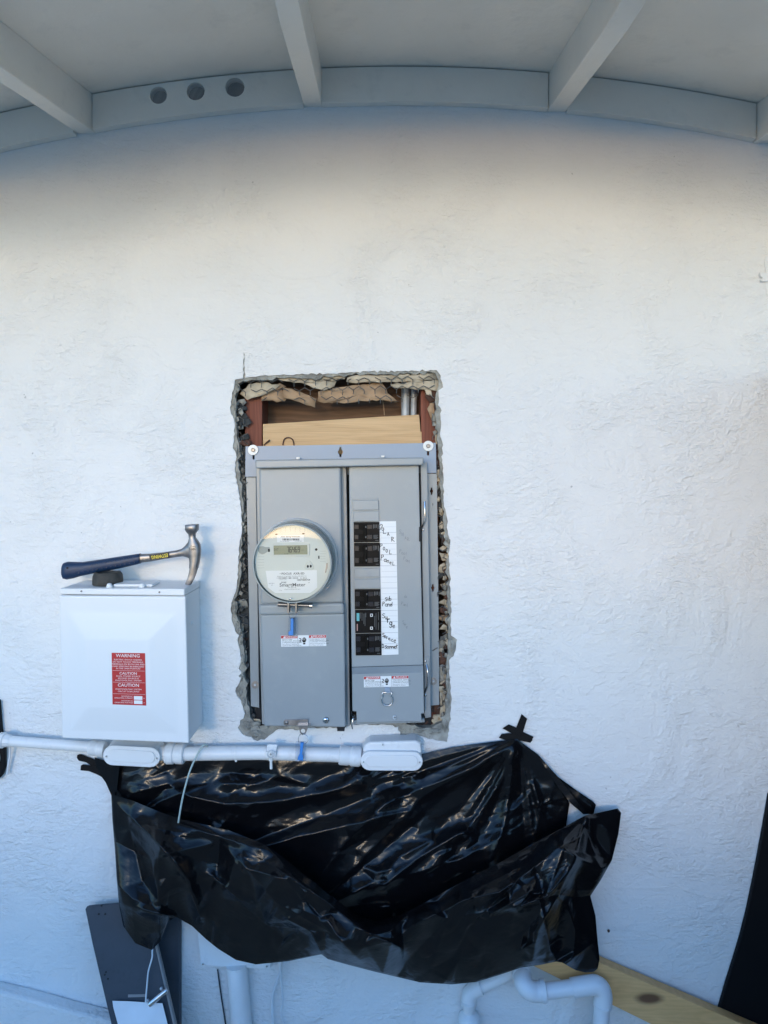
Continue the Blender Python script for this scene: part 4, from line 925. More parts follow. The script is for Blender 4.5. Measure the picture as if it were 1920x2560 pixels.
# ================================================================== WHITE DISCONNECT BOX
dbx = thing('disconnect_box', 'white metal disconnect box with red warning sticker and embossed door', 'disconnect box', P(310, 1850, 0.06))
FDB = 0.125
b = MB(); b.prism([(150, 1487), (156.5, 1843), (472, 1855), (463.5, 1489)], 0.118, 0.002); part('box_body', b, M['white_box'], dbx, bevel=0.002)
b = MB(); b.prism([(148, 1471.5), (150, 1486), (461.5, 1489.5), (461, 1472)], FDB + 0.002, 0.0015); lid = part('top_cap', b, M['white_box'], dbx, bevel=0.0022)
for (x, y) in ((203.5, 1478), (398.5, 1480.5)): screw(x, y, 2.4, FDB + 0.0022, lid, 'steel_dk', 'cap_screw', False)
door = MB(); O = [(147.5, 1489), (154.5, 1846), (472.5, 1858.5), (464, 1491)]
I1 = [(168, 1527), (178, 1825), (445, 1832), (441, 1533)]; I2 = [(213, 1598), (222, 1768), (376, 1773), (372, 1601)]
d0 = FDB; v = [P(*p, d0) for p in O] + [P(*p, d0) for p in I1] + [P(*p, d0 + 0.0075) for p in I2] + [P(*p, d0) + Vector((0, 0.006, 0)) for p in O]
f = [(i, (i + 1) % 4, (i + 1) % 4 + 4, i + 4) for i in range(4)] + [(i + 4, (i + 1) % 4 + 4, (i + 1) % 4 + 8, i + 8) for i in range(4)] + [(8, 9, 10, 11)] + [(i, i + 12, (i + 1) % 4 + 12, (i + 1) % 4) for i in range(4)]
door.add(v, f); dr = part('box_door', door, M['white_box'], dbx, bevel=0.0035, seg=3)
dr.modifiers['bevel'].angle_limit = R(7)
# knock-out and bolt on the right side
ko = MB(); xs_ = P(472, 1800, 0.118).x; ko.lathe(Vector((P(467, 1800, 0.118).x - 0.0012, -0.05, P(0, 1795, 0.05).z)), (1, 0, 0), [(0.016, 0), (0.016, 0.0022), (0.0148, 0.0028), (0.0146, 0.0022), (0.004, 0.0024)], 24); part('knockout', ko, M['white_box'], dbx)
ko = MB(); ko.lathe(Vector((P(465, 1560, 0.118).x - 0.001, -0.075, P(0, 1557, 0.075).z)), (1, 0, 0), [(0.004, 0), (0.004, 0.003), (0.002, 0.005)], 10); part('side_bolt', ko, M['white_box'], dbx)
# flat hub cover on the top
tp = P(150, 1471.5, FDB + 0.002).z
hb = MB(); hb.box3((P(285, 0, 0.10).x, -0.105, tp + 0.0003), (P(383, 0, 0.10).x, -0.05, tp + 0.006)); hub = part('hub_cover', hb, M['white_box'], dbx, bevel=0.002)
for (x, y_) in ((P(279, 0, 0.1).x, -0.112), (P(360, 0, 0.1).x, -0.112)):
    hb = MB(); hb.lathe(Vector((x, y_, tp + 0.0003)), (0, 0, 1), [(0.0065, 0), (0.0065, 0.003), (0.004, 0.008), (0.001, 0.009)], 12); part('hub_screw', hb, M['white_box'], hub, smooth=40)
# warning sticker (flat on the raised field of the door)
SD = FDB + 0.0075
W4 = [(279, 1632), (281.3, 1761), (365.4, 1764), (362.6, 1633)]
ws = MB(); ws.prism(W4, SD + 0.0005, SD + 0.0001); wst = part('warning_sticker', ws, M['red'], dbx)
def wq(u, v):
    (ax, ay), (bx_, by), (cx_, cy_), (dx_, dy_) = W4
    return ((1 - u) * ((1 - v) * ax + v * bx_) + u * ((1 - v) * dx_ + v * cx_), (1 - u) * ((1 - v) * ay + v * by) + u * ((1 - v) * dy_ + v * cy_))
wt = MB(); D2 = SD + 0.0007
for s_, v_, sz, sx_, bo in (('WARNING', 0.055, 11.5, 1.08, 0.006), ('ELECTRIC SHOCK HAZARD', 0.132, 5.1, 1.12, 0.0), ('DO NOT TOUCH TERMINALS', 0.175, 5.1, 1.12, 0), ('TERMINALS ON BOTH LINE AND', 0.218, 5.1, 1.1, 0), ('LOAD SIDES MAY BE ENERGIZED', 0.261, 5.1, 1.08, 0),
                            ('IN THE OPEN POSITION', 0.302, 5.1, 1.1, 0), ('CAUTION', 0.395, 9.0, 1.08, 0.006), ('DUAL POWER SOURCE', 0.448, 5.0, 1.15, 0), ('SECOND SOURCE IS', 0.490, 5.0, 1.15, 0), ('PHOTOVOLTAIC SYSTEM', 0.532, 5.0, 1.15, 0),
                            ('CAUTION', 0.622, 11.0, 1.08, 0.008), ('PHOTOVOLTAIC SYSTEM', 0.700, 5.0, 1.15, 0), ('CIRCUIT IS BACKFED', 0.742, 5.0, 1.15, 0)):
    text_mb(wt, s_, *wq(0.485, v_), sz, D2, 1.0, sx=sx_, bold=bo)
for s_, v_ in (('MAXIMUM AC', 0.833), ('OPERATING CURRENT', 0.868), ('MAXIMUM AC', 0.921), ('OPERATING VOLTAGE', 0.956)): text_mb(wt, s_, *wq(0.605, v_), 4.3, D2, 1.0, 'RIGHT', 1.05)
text_mb(wt, 'A', *wq(0.94, 0.865), 4.6, D2, 1.0); text_mb(wt, 'V', *wq(0.94, 0.95), 4.6, D2, 1.0)
for v_ in (0.342, 0.567, 0.79): stroke(wt, [wq(0.02, v_), wq(0.98, v_)], 0.5, D2)
part('sticker_lettering', wt, M['white_ink'], wst)
for v0, v1 in ((0.825, 0.895), (0.908, 0.975)):
    wb = MB(); wb.prism([wq(0.64, v0), wq(0.64, v1), wq(0.89, v1), wq(0.89, v0)], SD + 0.0008, SD + 0.0005); part('write_in_field', wb, M['label_white'], wst)

# ================================================================== HAMMER, PUCK
HD = 0.066
ham = thing('claw_hammer', 'claw hammer with blue rubber grip lying on top of the white box', 'hammer', P(300, 1430, HD))
def loft(sections, mb=None, n=14, power=2.6):
    """sections: (top px, bottom px, depth half thickness); superellipse rings between the two edge points"""
    mb = mb or MB(); v = []; m = len(sections)
    for (a, b, th, dc) in sections:
        A, B = P(*a, dc), P(*b, dc); c = (A + B) / 2; h = (A - B) / 2
        for k in range(n):
            t = 2 * math.pi * k / n; cs, sn = math.cos(t), math.sin(t)
            cs = math.copysign(abs(cs) ** (2 / power), cs); sn = math.copysign(abs(sn) ** (2 / power), sn)
            v.append(c + h * cs + Vector((0, -th * sn, 0)))
    f = [(i * n + k, i * n + (k + 1) % n, (i + 1) * n + (k + 1) % n, (i + 1) * n + k) for i in range(m - 1) for k in range(n)] + [tuple(range(n)), tuple((m - 1) * n + k for k in range(n - 1, -1, -1))]
    mb.add(v, f); return mb
grip = loft([((157, 1412), (156, 1440), 0.008, HD), ((160, 1407), (160, 1447), 0.012, HD), ((170, 1404), (168, 1449), 0.0135, HD), ((185, 1404.5), (184, 1446), 0.0135, HD), ((207, 1405), (203, 1440), 0.0125, HD), ((248, 1399), (246, 1431), 0.0125, HD),
             ((300, 1391), (300, 1421), 0.013, HD), ((340, 1385), (341, 1411.5), 0.0125, HD), ((351, 1383.5), (352, 1408.5), 0.0115, HD)])
go_ = part('grip', grip, M['navy'], ham, smooth=50)
dm = MB()
for k in range(13):
    x = 196 + k * 11.5; yb = 1431.5 - (x - 200) * 0.19
    dm.disc(x, yb, 1.6, HD + 0.0142, HD + 0.011, 8)
    if k > 2: dm.disc(x - 3, yb - 13, 1.3, HD + 0.0142, HD + 0.011, 8)
part('grip_studs', dm, M['navy'], go_)
ghl = MB(); ghl.disc(168, 1420, 2.6, HD + 0.0139, HD + 0.012, 10); part('grip_hole', ghl, M['dark'], go_)
sh = loft([((350, 1385), (351, 1407), 0.0075, HD), ((375, 1384), (376, 1404), 0.0065, HD), ((410, 1380.5), (412, 1397.5), 0.006, HD), ((440, 1376), (442, 1392.5), 0.0062, HD), ((454, 1372), (458, 1391), 0.0072, HD), ((463, 1364), (469, 1394), 0.009, HD), ((472, 1352), (480, 1400), 0.0105, HD)])
part('shank', sh, M['steel_dk'], ham, smooth=50)
head = loft([((464, 1312), (496, 1310), 0.012, HD), ((463.8, 1314), (496.5, 1313), 0.0135, HD), ((463.8, 1324), (496.5, 1324), 0.0135, HD), ((466, 1329), (493, 1328.5), 0.011, HD), ((472, 1336), (488.5, 1335), 0.008, HD), ((473, 1346), (489, 1344), 0.0085, HD),
             ((470, 1358), (496, 1353), 0.010, HD), ((468, 1366), (501, 1362), 0.0115, HD), ((470, 1376), (502, 1374), 0.0115, HD), ((473, 1390), (501.5, 1388), 0.011, HD), ((474.5, 1405), (499, 1404), 0.011, HD), ((474, 1420), (495.5, 1420), 0.011, HD)], n=16, power=3.2)
hdm = part('head', head, M['steel_dk'], ham, smooth=45)
for sgn in (1, -1):
    dd = HD + sgn * 0.0058
    cw = loft([((474, 1418), (495.8, 1418), 0.0048, dd), ((472, 1432), (491.5, 1433), 0.0044, dd), ((468, 1446), (485.5, 1448), 0.0036, dd + sgn * 0.001), ((464.5, 1456), (479.5, 1459), 0.0026, dd + sgn * 0.002), ((462.8, 1460.5), (475, 1463.5), 0.0012, dd + sgn * 0.002)], n=10, power=3)
    part('claw', cw, M['steel_dk'], hdm, smooth=45)
lb = MB(); lb.prism([(372.5, 1388), (374.5, 1400), (423, 1394.5), (422, 1381)], HD + 0.0076, HD + 0.0066); lbo = part('brand_label', lb, M['ink'], ham)
lb = MB(); text_mb(lb, 'ESTWING', 399, 1390.4, 12.0, HD + 0.0079, 171.5, sx=0.80, bold=0.02); part('brand_lettering', lb, M['yellow'], lbo)
lb = MB(); text_mb(lb, '16', 484.5, 1370, 12.5, HD + 0.0119, 96, bold=0.015)
for (x, y) in ((477, 1366), (474, 1371), (478, 1373)): lb.box(x, y - 3, x + 1, y + 3, HD + 0.0119, HD + 0.0114)
part('weight_mark', lb, M['ink'], hdm)
tz = tp + 0.0006
pk = MB(); pc_ = Vector((P(268, 0, 0.075).x, -0.072, tz))
pk.lathe(pc_, (0, 0, 1), [(0.030, 0), (0.0315, 0.002), (0.0315, 0.010), (0.0305, 0.019), (0.0275, 0.026), (0.026, 0.0275), (0.021, 0.025), (0.014, 0.026), (0.002, 0.0265)], 28)
for i, vv in enumerate(pk.v): vv += Vector((1, 1, 1.2)) * 0.0022 * noise.noise(vv * 60) if vv.z > tz + 0.004 else Vector((0, 0, 0))
solo('rubber_cap', pk, M['rubber'], 'dusty black rubber cap on the white box under the hammer grip', 'cap', smooth=50)

# ================================================================== CONDUIT RUN
PD = 0.036
cond = thing('conduit', 'white painted conduit run along the wall with two oval access bodies', 'conduit', P(650, 1880, PD))
def pipe(name, pts, r, parent=cond, m='white_paint', n=20):
    mb = MB(); mb.tube(pts, r, n); return part(name, mb, M[m], parent, smooth=40)
def W(px, d): return px * (DIST - d) / FPX
pipe('pipe', [P(-120, 1842, PD), P(30, 1853, PD), P(235, 1868.5, PD)], W(12.6, PD))
pipe('pipe', [P(400, 1883.5, PD), P(460, 1884.5, PD), P(650, 1881.5, PD), P(852, 1888, PD)], W(17.2, PD))
nut = MB(); nut.lathe(P(-3, 1850, PD), (P(30, 1852.5, PD) - P(-3, 1850, PD)), [(W(17, PD), 0), (W(19, PD), 0.002), (W(19, PD), 0.012), (W(16, PD), 0.014), (W(15, PD), 0.024), (W(13, PD), 0.027)], 10); part('compression_nut', nut, M['white_paint'], cond, smooth=25)
def coupling(x0, x1, y0, y1, r, ridges=True):
    a, b_ = P(x0, y0, PD), P(x1, y1, PD); L = (b_ - a).length; r = W(r, PD)
    prof = [(r * 0.9, 0), (r, L * 0.06), (r, L * 0.40), (r * 0.93, L * 0.46), (r * 0.93, L * 0.52), (r * 1.03, L * 0.58), (r * 1.03, L * 0.90), (r * 0.92, L)]
    mb = MB(); mb.lathe(a, b_ - a, prof, 24); part('coupling', mb, M['white_paint'], cond, smooth=35)
coupling(224, 262, 1868.5, 1873, 18.2); coupling(462, 415, 1884.5, 1884, 24.5); coupling(848, 903, 1887.6, 1892, 23.5)
def conduit_body(x0, y0, x1, y1, tilt, top, parent=cond):
    """oval-lidded access body; the lid sits proud on a shell"""
    r = (y1 - y0) / 2; cy0, cy1 = (y0 + y1) / 2, (y0 + y1) / 2 + tilt
    def oval(k, rr):
        o = []
        for (cx, cy, a0) in ((x1 - r, cy1, -90), (x0 + r, cy0, 90)):
            for i in range(11): a = R(a0 + 18 * i); o.append((cx + rr * math.cos(a), cy + rr * math.sin(a)))
        return o
    sh_ = MB(); o1_ = oval(0, r - 2); front = [P(x, y, PD + 0.020) for x, y in o1_]; back = [Vector((p.x, -0.010, p.z + top * (0.0006 if p.z > P(0, (y0 + y1) / 2, PD).z else 0.0002))) for p in front]; nn = len(front)
    sh_.add(front + back, [tuple(range(nn)), tuple(range(2 * nn - 1, nn - 1, -1))] + [(i, i + nn, (i + 1) % nn + nn, (i + 1) % nn) for i in range(nn)])
    bo = part('conduit_body', sh_, M['white_paint'], parent, bevel=0.004, seg=3, smooth=40)
    c1 = MB(); c1.prism(oval(0, r), PD + 0.0255, PD + 0.0202); lid_ = part('body_lid', c1, M['white_box'], bo, bevel=0.0018, seg=2, smooth=40)
    c2 = MB(); ins = r * 0.62
    o = []
    for (cx, cy, a0) in ((x1 - r - 3, cy1, -90), (x0 + r + 3, cy0, 90)):
        for i in range(11): a = R(a0 + 18 * i); o.append((cx + ins * math.cos(a), cy + ins * math.sin(a)))
    c2.prism(o, PD + 0.0285, PD + 0.0255); part('lid_boss', c2, M['white_box'], lid_, bevel=0.0022, seg=3, smooth=40)
    for (x, y) in ((x0 + r * 0.33, cy0 + 2), (x1 - r * 0.33, cy1 + 2)): screw(x, y, 4.0, PD + 0.0255, lid_, 'white_pl', 'lid_screw', True)
    return bo
conduit_body(257, 1864, 400, 1914, 5, 10); lbb = conduit_body(901, 1879, 1057, 1927, 1, 26)
# stub of the right body that goes back into the wall, and its plaster collar
sb = MB(); sb.prism([(905, 1880), (912, 1862), (925, 1855), (1040, 1852), (1052, 1858), (1055, 1885)], PD + 0.012, 0.004); part('body_hump', sb, M['white_paint'], lbb, bevel=0.005, seg=3)
screw(957, 1862, 4, PD + 0.0125, lbb, 'white_pl', 'hub_screw')
col_ = MB(); col_.prism(jag(ring_pts(1030, 1868, 34, 20, 32), 6, 1.5, 9), 0.006, -0.004); part('plaster_collar', col_, M['stucco'], wall, bevel=0.002)
# cable tie, strap with stud
tt = MB(); c0 = P(590, 1882.5, PD)
for k in range(24):
    a0, a1 = 2 * math.pi * k / 24, 2 * math.pi * (k + 1) / 24; rr = W(18.3, PD)
    q_ = [c0 + Vector((dx, math.cos(a) * rq, math.sin(a) * rq)) for a in (a0, a1) for rq in (rr - 0.0012, rr) for dx in (-0.0012, 0.0012)]
    tt.add(q_, [(2, 3, 7, 6), (0, 2, 6, 4), (1, 5, 7, 3)])
tie = part('cable_tie', tt, M['white_pl'], cond); tt = MB(); tt.lathe(P(590, 1901, PD + 0.008), (0, 0, -1), [(0.001, -0.002), (0.0026, 0.0), (0.0026, 0.002), (0.001, 0.0035)], 10); part('tie_end', tt, M['white_pl'], tie, smooth=60)
sr = MB(); sr.prism([(668, 1861), (666, 1880), (689, 1881), (694, 1862)], PD + 0.0185, PD + 0.0165); strap = part('pipe_strap', sr, M['white_paint'], cond, bevel=0.0008)
sr = MB(); sr.prism([(664, 1880), (664, 1894), (687, 1896.5), (691, 1882)], PD + 0.024, PD + 0.0155); part('strap_foot', sr, M['white_paint'], strap, bevel=0.001)
sr = MB(); sr.disc(677, 1885.5, 10, PD + 0.0252, PD + 0.024, 18); part('strap_washer', sr, M['galv'], strap); screw(677, 1885.5, 6, PD + 0.0252, strap, 'white_pl', 'strap_screw')
sr = MB(); sr.tube([P(677, 1894, PD + 0.014), P(677.5, 1901, PD + 0.014)], 0.0052, 8); sr.tube([P(677.5, 1899, PD + 0.014), P(678, 1922, PD + 0.014)], 0.0031, 10); part('strap_stud', sr, M['white_pl'], strap, smooth=30)
gw = MB(); gw.tube(wirepath([(519, 1866, 0.046), (514, 1862, 0.055), (505, 1867, 0.060), (488, 1897, 0.068), (473, 1933, 0.078), (458, 1988, 0.085), (447, 2049, 0.088), (444, 2075, 0.075)], 8), W(2.3, 0.06), 8)
solo('hanging_wire', gw, M['wire_green'], 'pale green wire looped over the conduit and dropping into the black sheet', 'wire', smooth=60)

# ================================================================== BLACK PLASTIC SHEET
bag = thing('plastic_sheet', 'crumpled black plastic sheet taped to the wall like a sagging pouch', 'plastic sheet', P(860, 2380, 0.05))
def polyline(pts):
    pts = np.array(pts, float); seg = np.hypot(*np.diff(pts, axis=0).T); s = np.concatenate([[0], np.cumsum(seg)]); s /= s[-1]
    return lambda t: np.stack([np.interp(t, s, pts[:, 0]), np.interp(t, s, pts[:, 1])], -1)
def coons(T, B, L, Rr, nu, nv):
    u = np.linspace(0, 1, nu)[None, :, None]; v = np.linspace(0, 1, nv)[:, None, None]
    t, b, l, r_ = polyline(T)(u[0, :, 0])[None], polyline(B)(u[0, :, 0])[None], polyline(L)(v[:, 0, 0])[:, None], polyline(Rr)(v[:, 0, 0])[:, None]
    c00, c10, c01, c11 = np.array(T[0], float), np.array(T[-1], float), np.array(B[0], float), np.array(B[-1], float)
    return (1 - v) * t + v * b + (1 - u) * l + u * r_ - ((1 - u) * (1 - v) * c00 + u * (1 - v) * c10 + (1 - u) * v * c01 + u * v * c11)
def facets(XY, n, amp, seed, stretch=(1, 1), ang=0.0):
    """height field of flat facets with sharp creases: random points, Delaunay, linear inside each triangle"""
    rs = np.random.RandomState(seed); c, s = math.cos(ang), math.sin(ang)
    X = (XY[..., 0] * c + XY[..., 1] * s) / stretch[0]; Y = (-XY[..., 0] * s + XY[..., 1] * c) / stretch[1]
    x0, x1, y0, y1 = X.min() - 30, X.max() + 30, Y.min() - 30, Y.max() + 30
    pts = [(rs.uniform(x0, x1), rs.uniform(y0, y1)) for _ in range(n)] + [(x0, y0), (x1, y0), (x0, y1), (x1, y1)]
    vs_, es_, fs_, *_ = delaunay_2d_cdt([Vector(p) for p in pts], [], [], 0, 1e-6)
    hh = rs.uniform(-1, 1, len(vs_)); out = np.zeros(X.shape)
    for f in fs_:
        (ax, ay), (bx, by), (cx, cy) = [(vs_[i].x, vs_[i].y) for i in f]
        dn = (by - cy) * (ax - cx) + (cx - bx) * (ay - cy)
        if abs(dn) < 1e-9: continue
        l1 = ((by - cy) * (X - cx) + (cx - bx) * (Y - cy)) / dn; l2 = ((cy - ay) * (X - cx) + (ax - cx) * (Y - cy)) / dn; l3 = 1 - l1 - l2
        m = (l1 >= -1e-9) & (l2 >= -1e-9) & (l3 >= -1e-9)
        out[m] = (l1 * hh[f[0]] + l2 * hh[f[1]] + l3 * hh[f[2]])[m]
    return out * amp
def blur(h, k=1):
    for _ in range(k):
        p = np.pad(h, 1, mode='edge'); h = (p[:-2, 1:-1] + p[2:, 1:-1] + p[1:-1, :-2] + p[1:-1, 2:] + 2 * p[1:-1, 1:-1]) / 6
    return h
def ridge(XY, pts, w, a):
    """a fold that runs along a polyline in photo pixels"""
    d = np.full(XY.shape[:2], 1e9)
    for (x0, y0), (x1, y1) in zip(pts, pts[1:]):
        L2 = (x1 - x0) ** 2 + (y1 - y0) ** 2; t = np.clip(((XY[..., 0] - x0) * (x1 - x0) + (XY[..., 1] - y0) * (y1 - y0)) / L2, 0, 1)
        d = np.minimum(d, np.hypot(XY[..., 0] - x0 - t * (x1 - x0), XY[..., 1] - y0 - t * (y1 - y0)))
    return a * np.exp(-(d / w) ** 1.3)
def mask(XY, sc, seed, lo, hi):
    v = np.array([[noise.noise(Vector((XY[j, i, 0] * sc, XY[j, i, 1] * sc, seed))) for i in range(0, XY.shape[1], 5)] for j in range(0, XY.shape[0], 5)])
    v = np.repeat(np.repeat(v, 5, 0), 5, 1)[:XY.shape[0], :XY.shape[1]]
    return blur(np.clip((v - lo) / (hi - lo), 0, 1), 4)
def sheet(name, XY, Dp, m, parent, thick=0.0004):
    nv, nu = Dp.shape; mb = MB(); s = (DIST - Dp) / FPX
    X = (XY[..., 0] - CX) * s; Z = ZC - (XY[..., 1] - CY) * s
    mb.v = [Vector(t) for t in np.stack([X, -Dp, Z], -1).reshape(-1, 3)]
    mb.f = [(j * nu + i, (j + 1) * nu + i, (j + 1) * nu + i + 1, j * nu + i + 1) for j in range(nv - 1) for i in range(nu - 1)]
    o = part(name, mb, m, parent, fix=False, smooth=75)
    return o
# back layer
T = [(246, 1907), (300, 1900), (420, 1893), (600, 1890), (800, 1892), (950, 1896), (1060, 1884), (1130, 1868), (1200, 1858), (1292, 1847)]
L = [(246, 1907), (250, 1937), (264, 1956), (279, 1990), (284, 2060), (300, 2200)]
Rr = [(1292, 1847), (1345, 1886), (1392, 1946), (1424, 2008), (1415, 2068), (1395, 2250)]
B = [(300, 2200), (500, 2280), (700, 2340), (900, 2370), (1100, 2350), (1300, 2290), (1395, 2250)]
XY = coons(T, B, L, Rr, 380, 190); nv, nu = XY.shape[:2]
uu, vv_ = np.meshgrid(np.linspace(0, 1, nu), np.linspace(0, 1, nv))
Db = 0.010 + 0.050 * np.sin(np.pi * np.clip(uu, 0, 1)) ** 0.6 * np.clip(vv_ * 1.25, 0, 1) ** 0.8
edge = np.minimum(1, np.minimum(np.minimum(uu, 1 - uu) * 14, vv_ * 9)) 
ang = np.arctan2(XY[..., 1] - 1838, XY[..., 0] - 1298); rad = np.hypot(XY[..., 0] - 1298, XY[..., 1] - 1838)
fan = 0.008 * (np.abs(np.mod(ang * 4.1 + 0.3 * np.sin(ang * 9), 1.0) - 0.5) * 2 - 0.5) * np.clip(rad / 160, 0, 1) * np.exp(-(rad / 420) ** 2)
h = fan + facets(XY, 80, 0.017, 3, (1.7, 0.7), -0.5) + mask(XY, 0.010, 1.5, -0.25, 0.3) * (facets(XY, 480, 0.0085, 4, (1.5, 0.75), -0.7) + facets(XY, 1900, 0.0026, 5, (1.4, 0.8), -0.3)) + facets(XY, 700, 0.0014, 6, (2.2, 0.6), -0.5)
for pts_, w_, a_ in (([(330, 1985), (420, 1960), (470, 1990), (560, 2010), (680, 2005), (800, 1985), (900, 1960)], 22, 0.014), ([(560, 1960), (640, 1960), (700, 1940), (760, 1958)], 20, 0.010), ([(800, 2190), (860, 2110), (960, 2010), (1060, 1970), (1180, 1920), (1285, 1855)], 24, 0.016),
                     ([(960, 2215), (1040, 2150), (1110, 2105), (1160, 2080)], 18, 0.014), ([(1160, 2085), (1200, 2030), (1250, 1960), (1285, 1880)], 16, 0.014), ([(880, 2235), (960, 2190), (1000, 2140), (1080, 2100)], 16, 0.010), ([(1230, 2150), (1260, 2060), (1275, 1960), (1290, 1870)], 14, 0.012), ([(1340, 2100), (1350, 2020), (1330, 1960)], 12, 0.008)):
    h = h + ridge(XY, pts_, w_, a_)
Db = np.maximum(0.004, Db + edge * blur(h, 1))
k_ = np.clip((XY[..., 1] - 1905) / 45, 0, 1) ** 1.5 + np.clip((XY[..., 0] - 1040) / 70, 0, 1)
Db = np.where(k_ < 1, np.minimum(Db, 0.015 + k_ * 0.05), Db)
sheet('back_layer', XY, Db, M['poly'], bag)
# front layer: hangs as a pouch
T = [(278, 1985), (330, 2001), (400, 2030), (450, 2047), (570, 2075), (665, 2112), (720, 2152), (760, 2185), (830, 2240), (890, 2288), (940, 2303), (1000, 2288), (1060, 2258), (1150, 2207), (1250, 2156), (1330, 2110), (1420, 2062), (1464, 2038), (1500, 2031), (1544, 2021)]
Rr = [(1544, 2021), (1553, 2032), (1546, 2085), (1530, 2150), (1502, 2200), (1476, 2240), (1489, 2290), (1493, 2340), (1499, 2398), (1494, 2422), (1484, 2430)]
L = [(278, 1985), (281, 2050), (287, 2120), (292, 2200), (298, 2265), (308, 2315)]
B = [(308, 2315), (338, 2358), (380, 2375), (402, 2352), (418, 2306), (440, 2292), (480, 2315), (515, 2348), (545, 2372), (590, 2400), (640, 2411), (720, 2403), (804, 2386), (820, 2398), (870, 2412), (940, 2430), (1050, 2456), (1130, 2461), (1190, 2455), (1240, 2440), (1300, 2420), (1325, 2416), (1352, 2412), (1390, 2404), (1405, 2406), (1440, 2426), (1462, 2431), (1484, 2430)]
XY = coons(T, B, L, Rr, 430, 190); nv, nu = XY.shape[:2]
uu, vv_ = np.meshgrid(np.linspace(0, 1, nu), np.linspace(0, 1, nv))
hump = np.sin(np.pi * uu) ** 0.7
Df = 0.030 + 0.045 * np.clip((0.22 - uu) * 8, 0, 1) * np.clip((vv_ - 0.35) * 3, 0, 1) + 0.040 * np.clip((uu - 0.72) * 6, 0, 1) * np.clip(vv_ * 2, 0, 1) + 0.088 * hump * (1 - 0.12 * vv_) + 0.035 * hump * np.sin(np.pi * np.clip(vv_, 0, 1)) + 0.012 * np.sin(np.pi * vv_)
h = facets(XY, 95, 0.042, 13, (0.8, 1.35), 0.35) + mask(XY, 0.009, 4.2, -0.25, 0.3) * (facets(XY, 560, 0.0115, 14, (0.85, 1.3), 0.5) + facets(XY, 2100, 0.0024, 15, (0.9, 1.2), 0.2)) + facets(XY, 800, 0.0011, 16, (0.6, 2.0), 0.6)
for pts_, w_, a_ in (([(285, 2005), (360, 2075), (430, 2145), (470, 2200), (500, 2290)], 20, 0.022), ([(665, 2112), (740, 2190), (800, 2240), (900, 2320), (1000, 2370)], 22, 0.026), ([(450, 2060), (560, 2095), (650, 2120)], 16, 0.014), ([(530, 2190), (600, 2250), (640, 2260), (690, 2195)], 16, 0.014),
                     ([(360, 2280), (430, 2290), (470, 2320)], 16, 0.016), ([(720, 2300), (780, 2330), (805, 2385)], 14, 0.016), ([(1464, 2040), (1440, 2150), (1400, 2230), (1340, 2330), (1330, 2400)], 18, 0.024), ([(1464, 2040), (1480, 2120), (1505, 2180)], 14, 0.020), ([(1464, 2040), (1360, 2150), (1250, 2230), (1160, 2250), (1060, 2300)], 18, 0.018),
                     ([(1464, 2045), (1420, 2180), (1370, 2240), (1290, 2270)], 14, 0.014), ([(820, 2300), (850, 2350), (900, 2400)], 20, 0.014), ([(1420, 2260), (1440, 2330), (1430, 2400)], 14, 0.014)):
    h = h + ridge(XY, pts_, w_, a_)
edge = np.minimum(1, np.minimum(np.minimum(uu, 1 - uu) * 10 + 0.15, 1.0)) * (0.35 + 0.65 * np.minimum(1, vv_ * 8))
Df = np.maximum(0.012, Df + edge * blur(h, 1))
sheet('front_layer', XY, Df, M['poly'], bag)
# small return of the sheet right of the gap
XYr = coons([(1384, 1934), (1440, 1975), (1482, 2003), (1490, 2012)], [(1400, 1962), (1440, 2012), (1458, 2034), (1484, 2036)], [(1384, 1934), (1400, 1962)], [(1490, 2012), (1484, 2036)], 30, 10)
sheet('side_return', XYr, np.full(XYr.shape[:2], 0.012) + facets(XYr, 20, 0.004, 8), M['poly'], bag)
XYs = coons([(1350, 1892), (1400, 1948), (1440, 2000), (1470, 2035)], [(1348, 1895), (1395, 1968), (1428, 2010), (1459, 2036)], [(1350, 1892), (1348, 1895)], [(1470, 2035), (1459, 2036)], 30, 8)
sheet('gathered_band', XYs, np.linspace(0.012, 0.036, 30)[None, :] * np.ones((8, 1)) + facets(XYs, 14, 0.004, 9), M['poly'], bag)
XYl = coons([(236, 1893), (262, 1902), (300, 1905)], [(240, 1917), (258, 1947), (290, 1995)], [(236, 1893), (240, 1917)], [(300, 1905), (290, 1995)], 16, 14)
sheet('gathered_corner', XYl, np.linspace(0.008, 0.022, 16)[None, :] * np.ones((14, 1)) + facets(XYl, 14, 0.004, 12), M['poly'], bag)
def tape(pts, d, bend=0.004):
    mb = MB(); mb.prism(pts, d + 0.0007, d); return part('tape_strip', mb, M['tape'], bag, bevel=0.0002)
tape([(1289, 1823), (1306, 1835), (1318, 1797), (1304, 1785)], 0.004); tape([(1256, 1821), (1272, 1811), (1287, 1817), (1312, 1832), (1334, 1842), (1330, 1850), (1290, 1845), (1278, 1833)], 0.0052)
tape([(1247, 1845), (1254, 1835), (1270, 1833), (1310, 1836), (1332, 1850), (1326, 1857), (1300, 1852), (1262, 1850)], 0.0064)
tape([(192, 1895), (193, 1888), (198, 1885.5), (204, 1886), (252, 1905), (262, 1914), (240, 1922), (215, 1906), (197, 1902)], 0.004)
tape([(201, 1926), (202, 1914), (208, 1911), (232, 1914), (262, 1925), (260, 1946), (242, 1936), (222, 1928)], 0.0052)

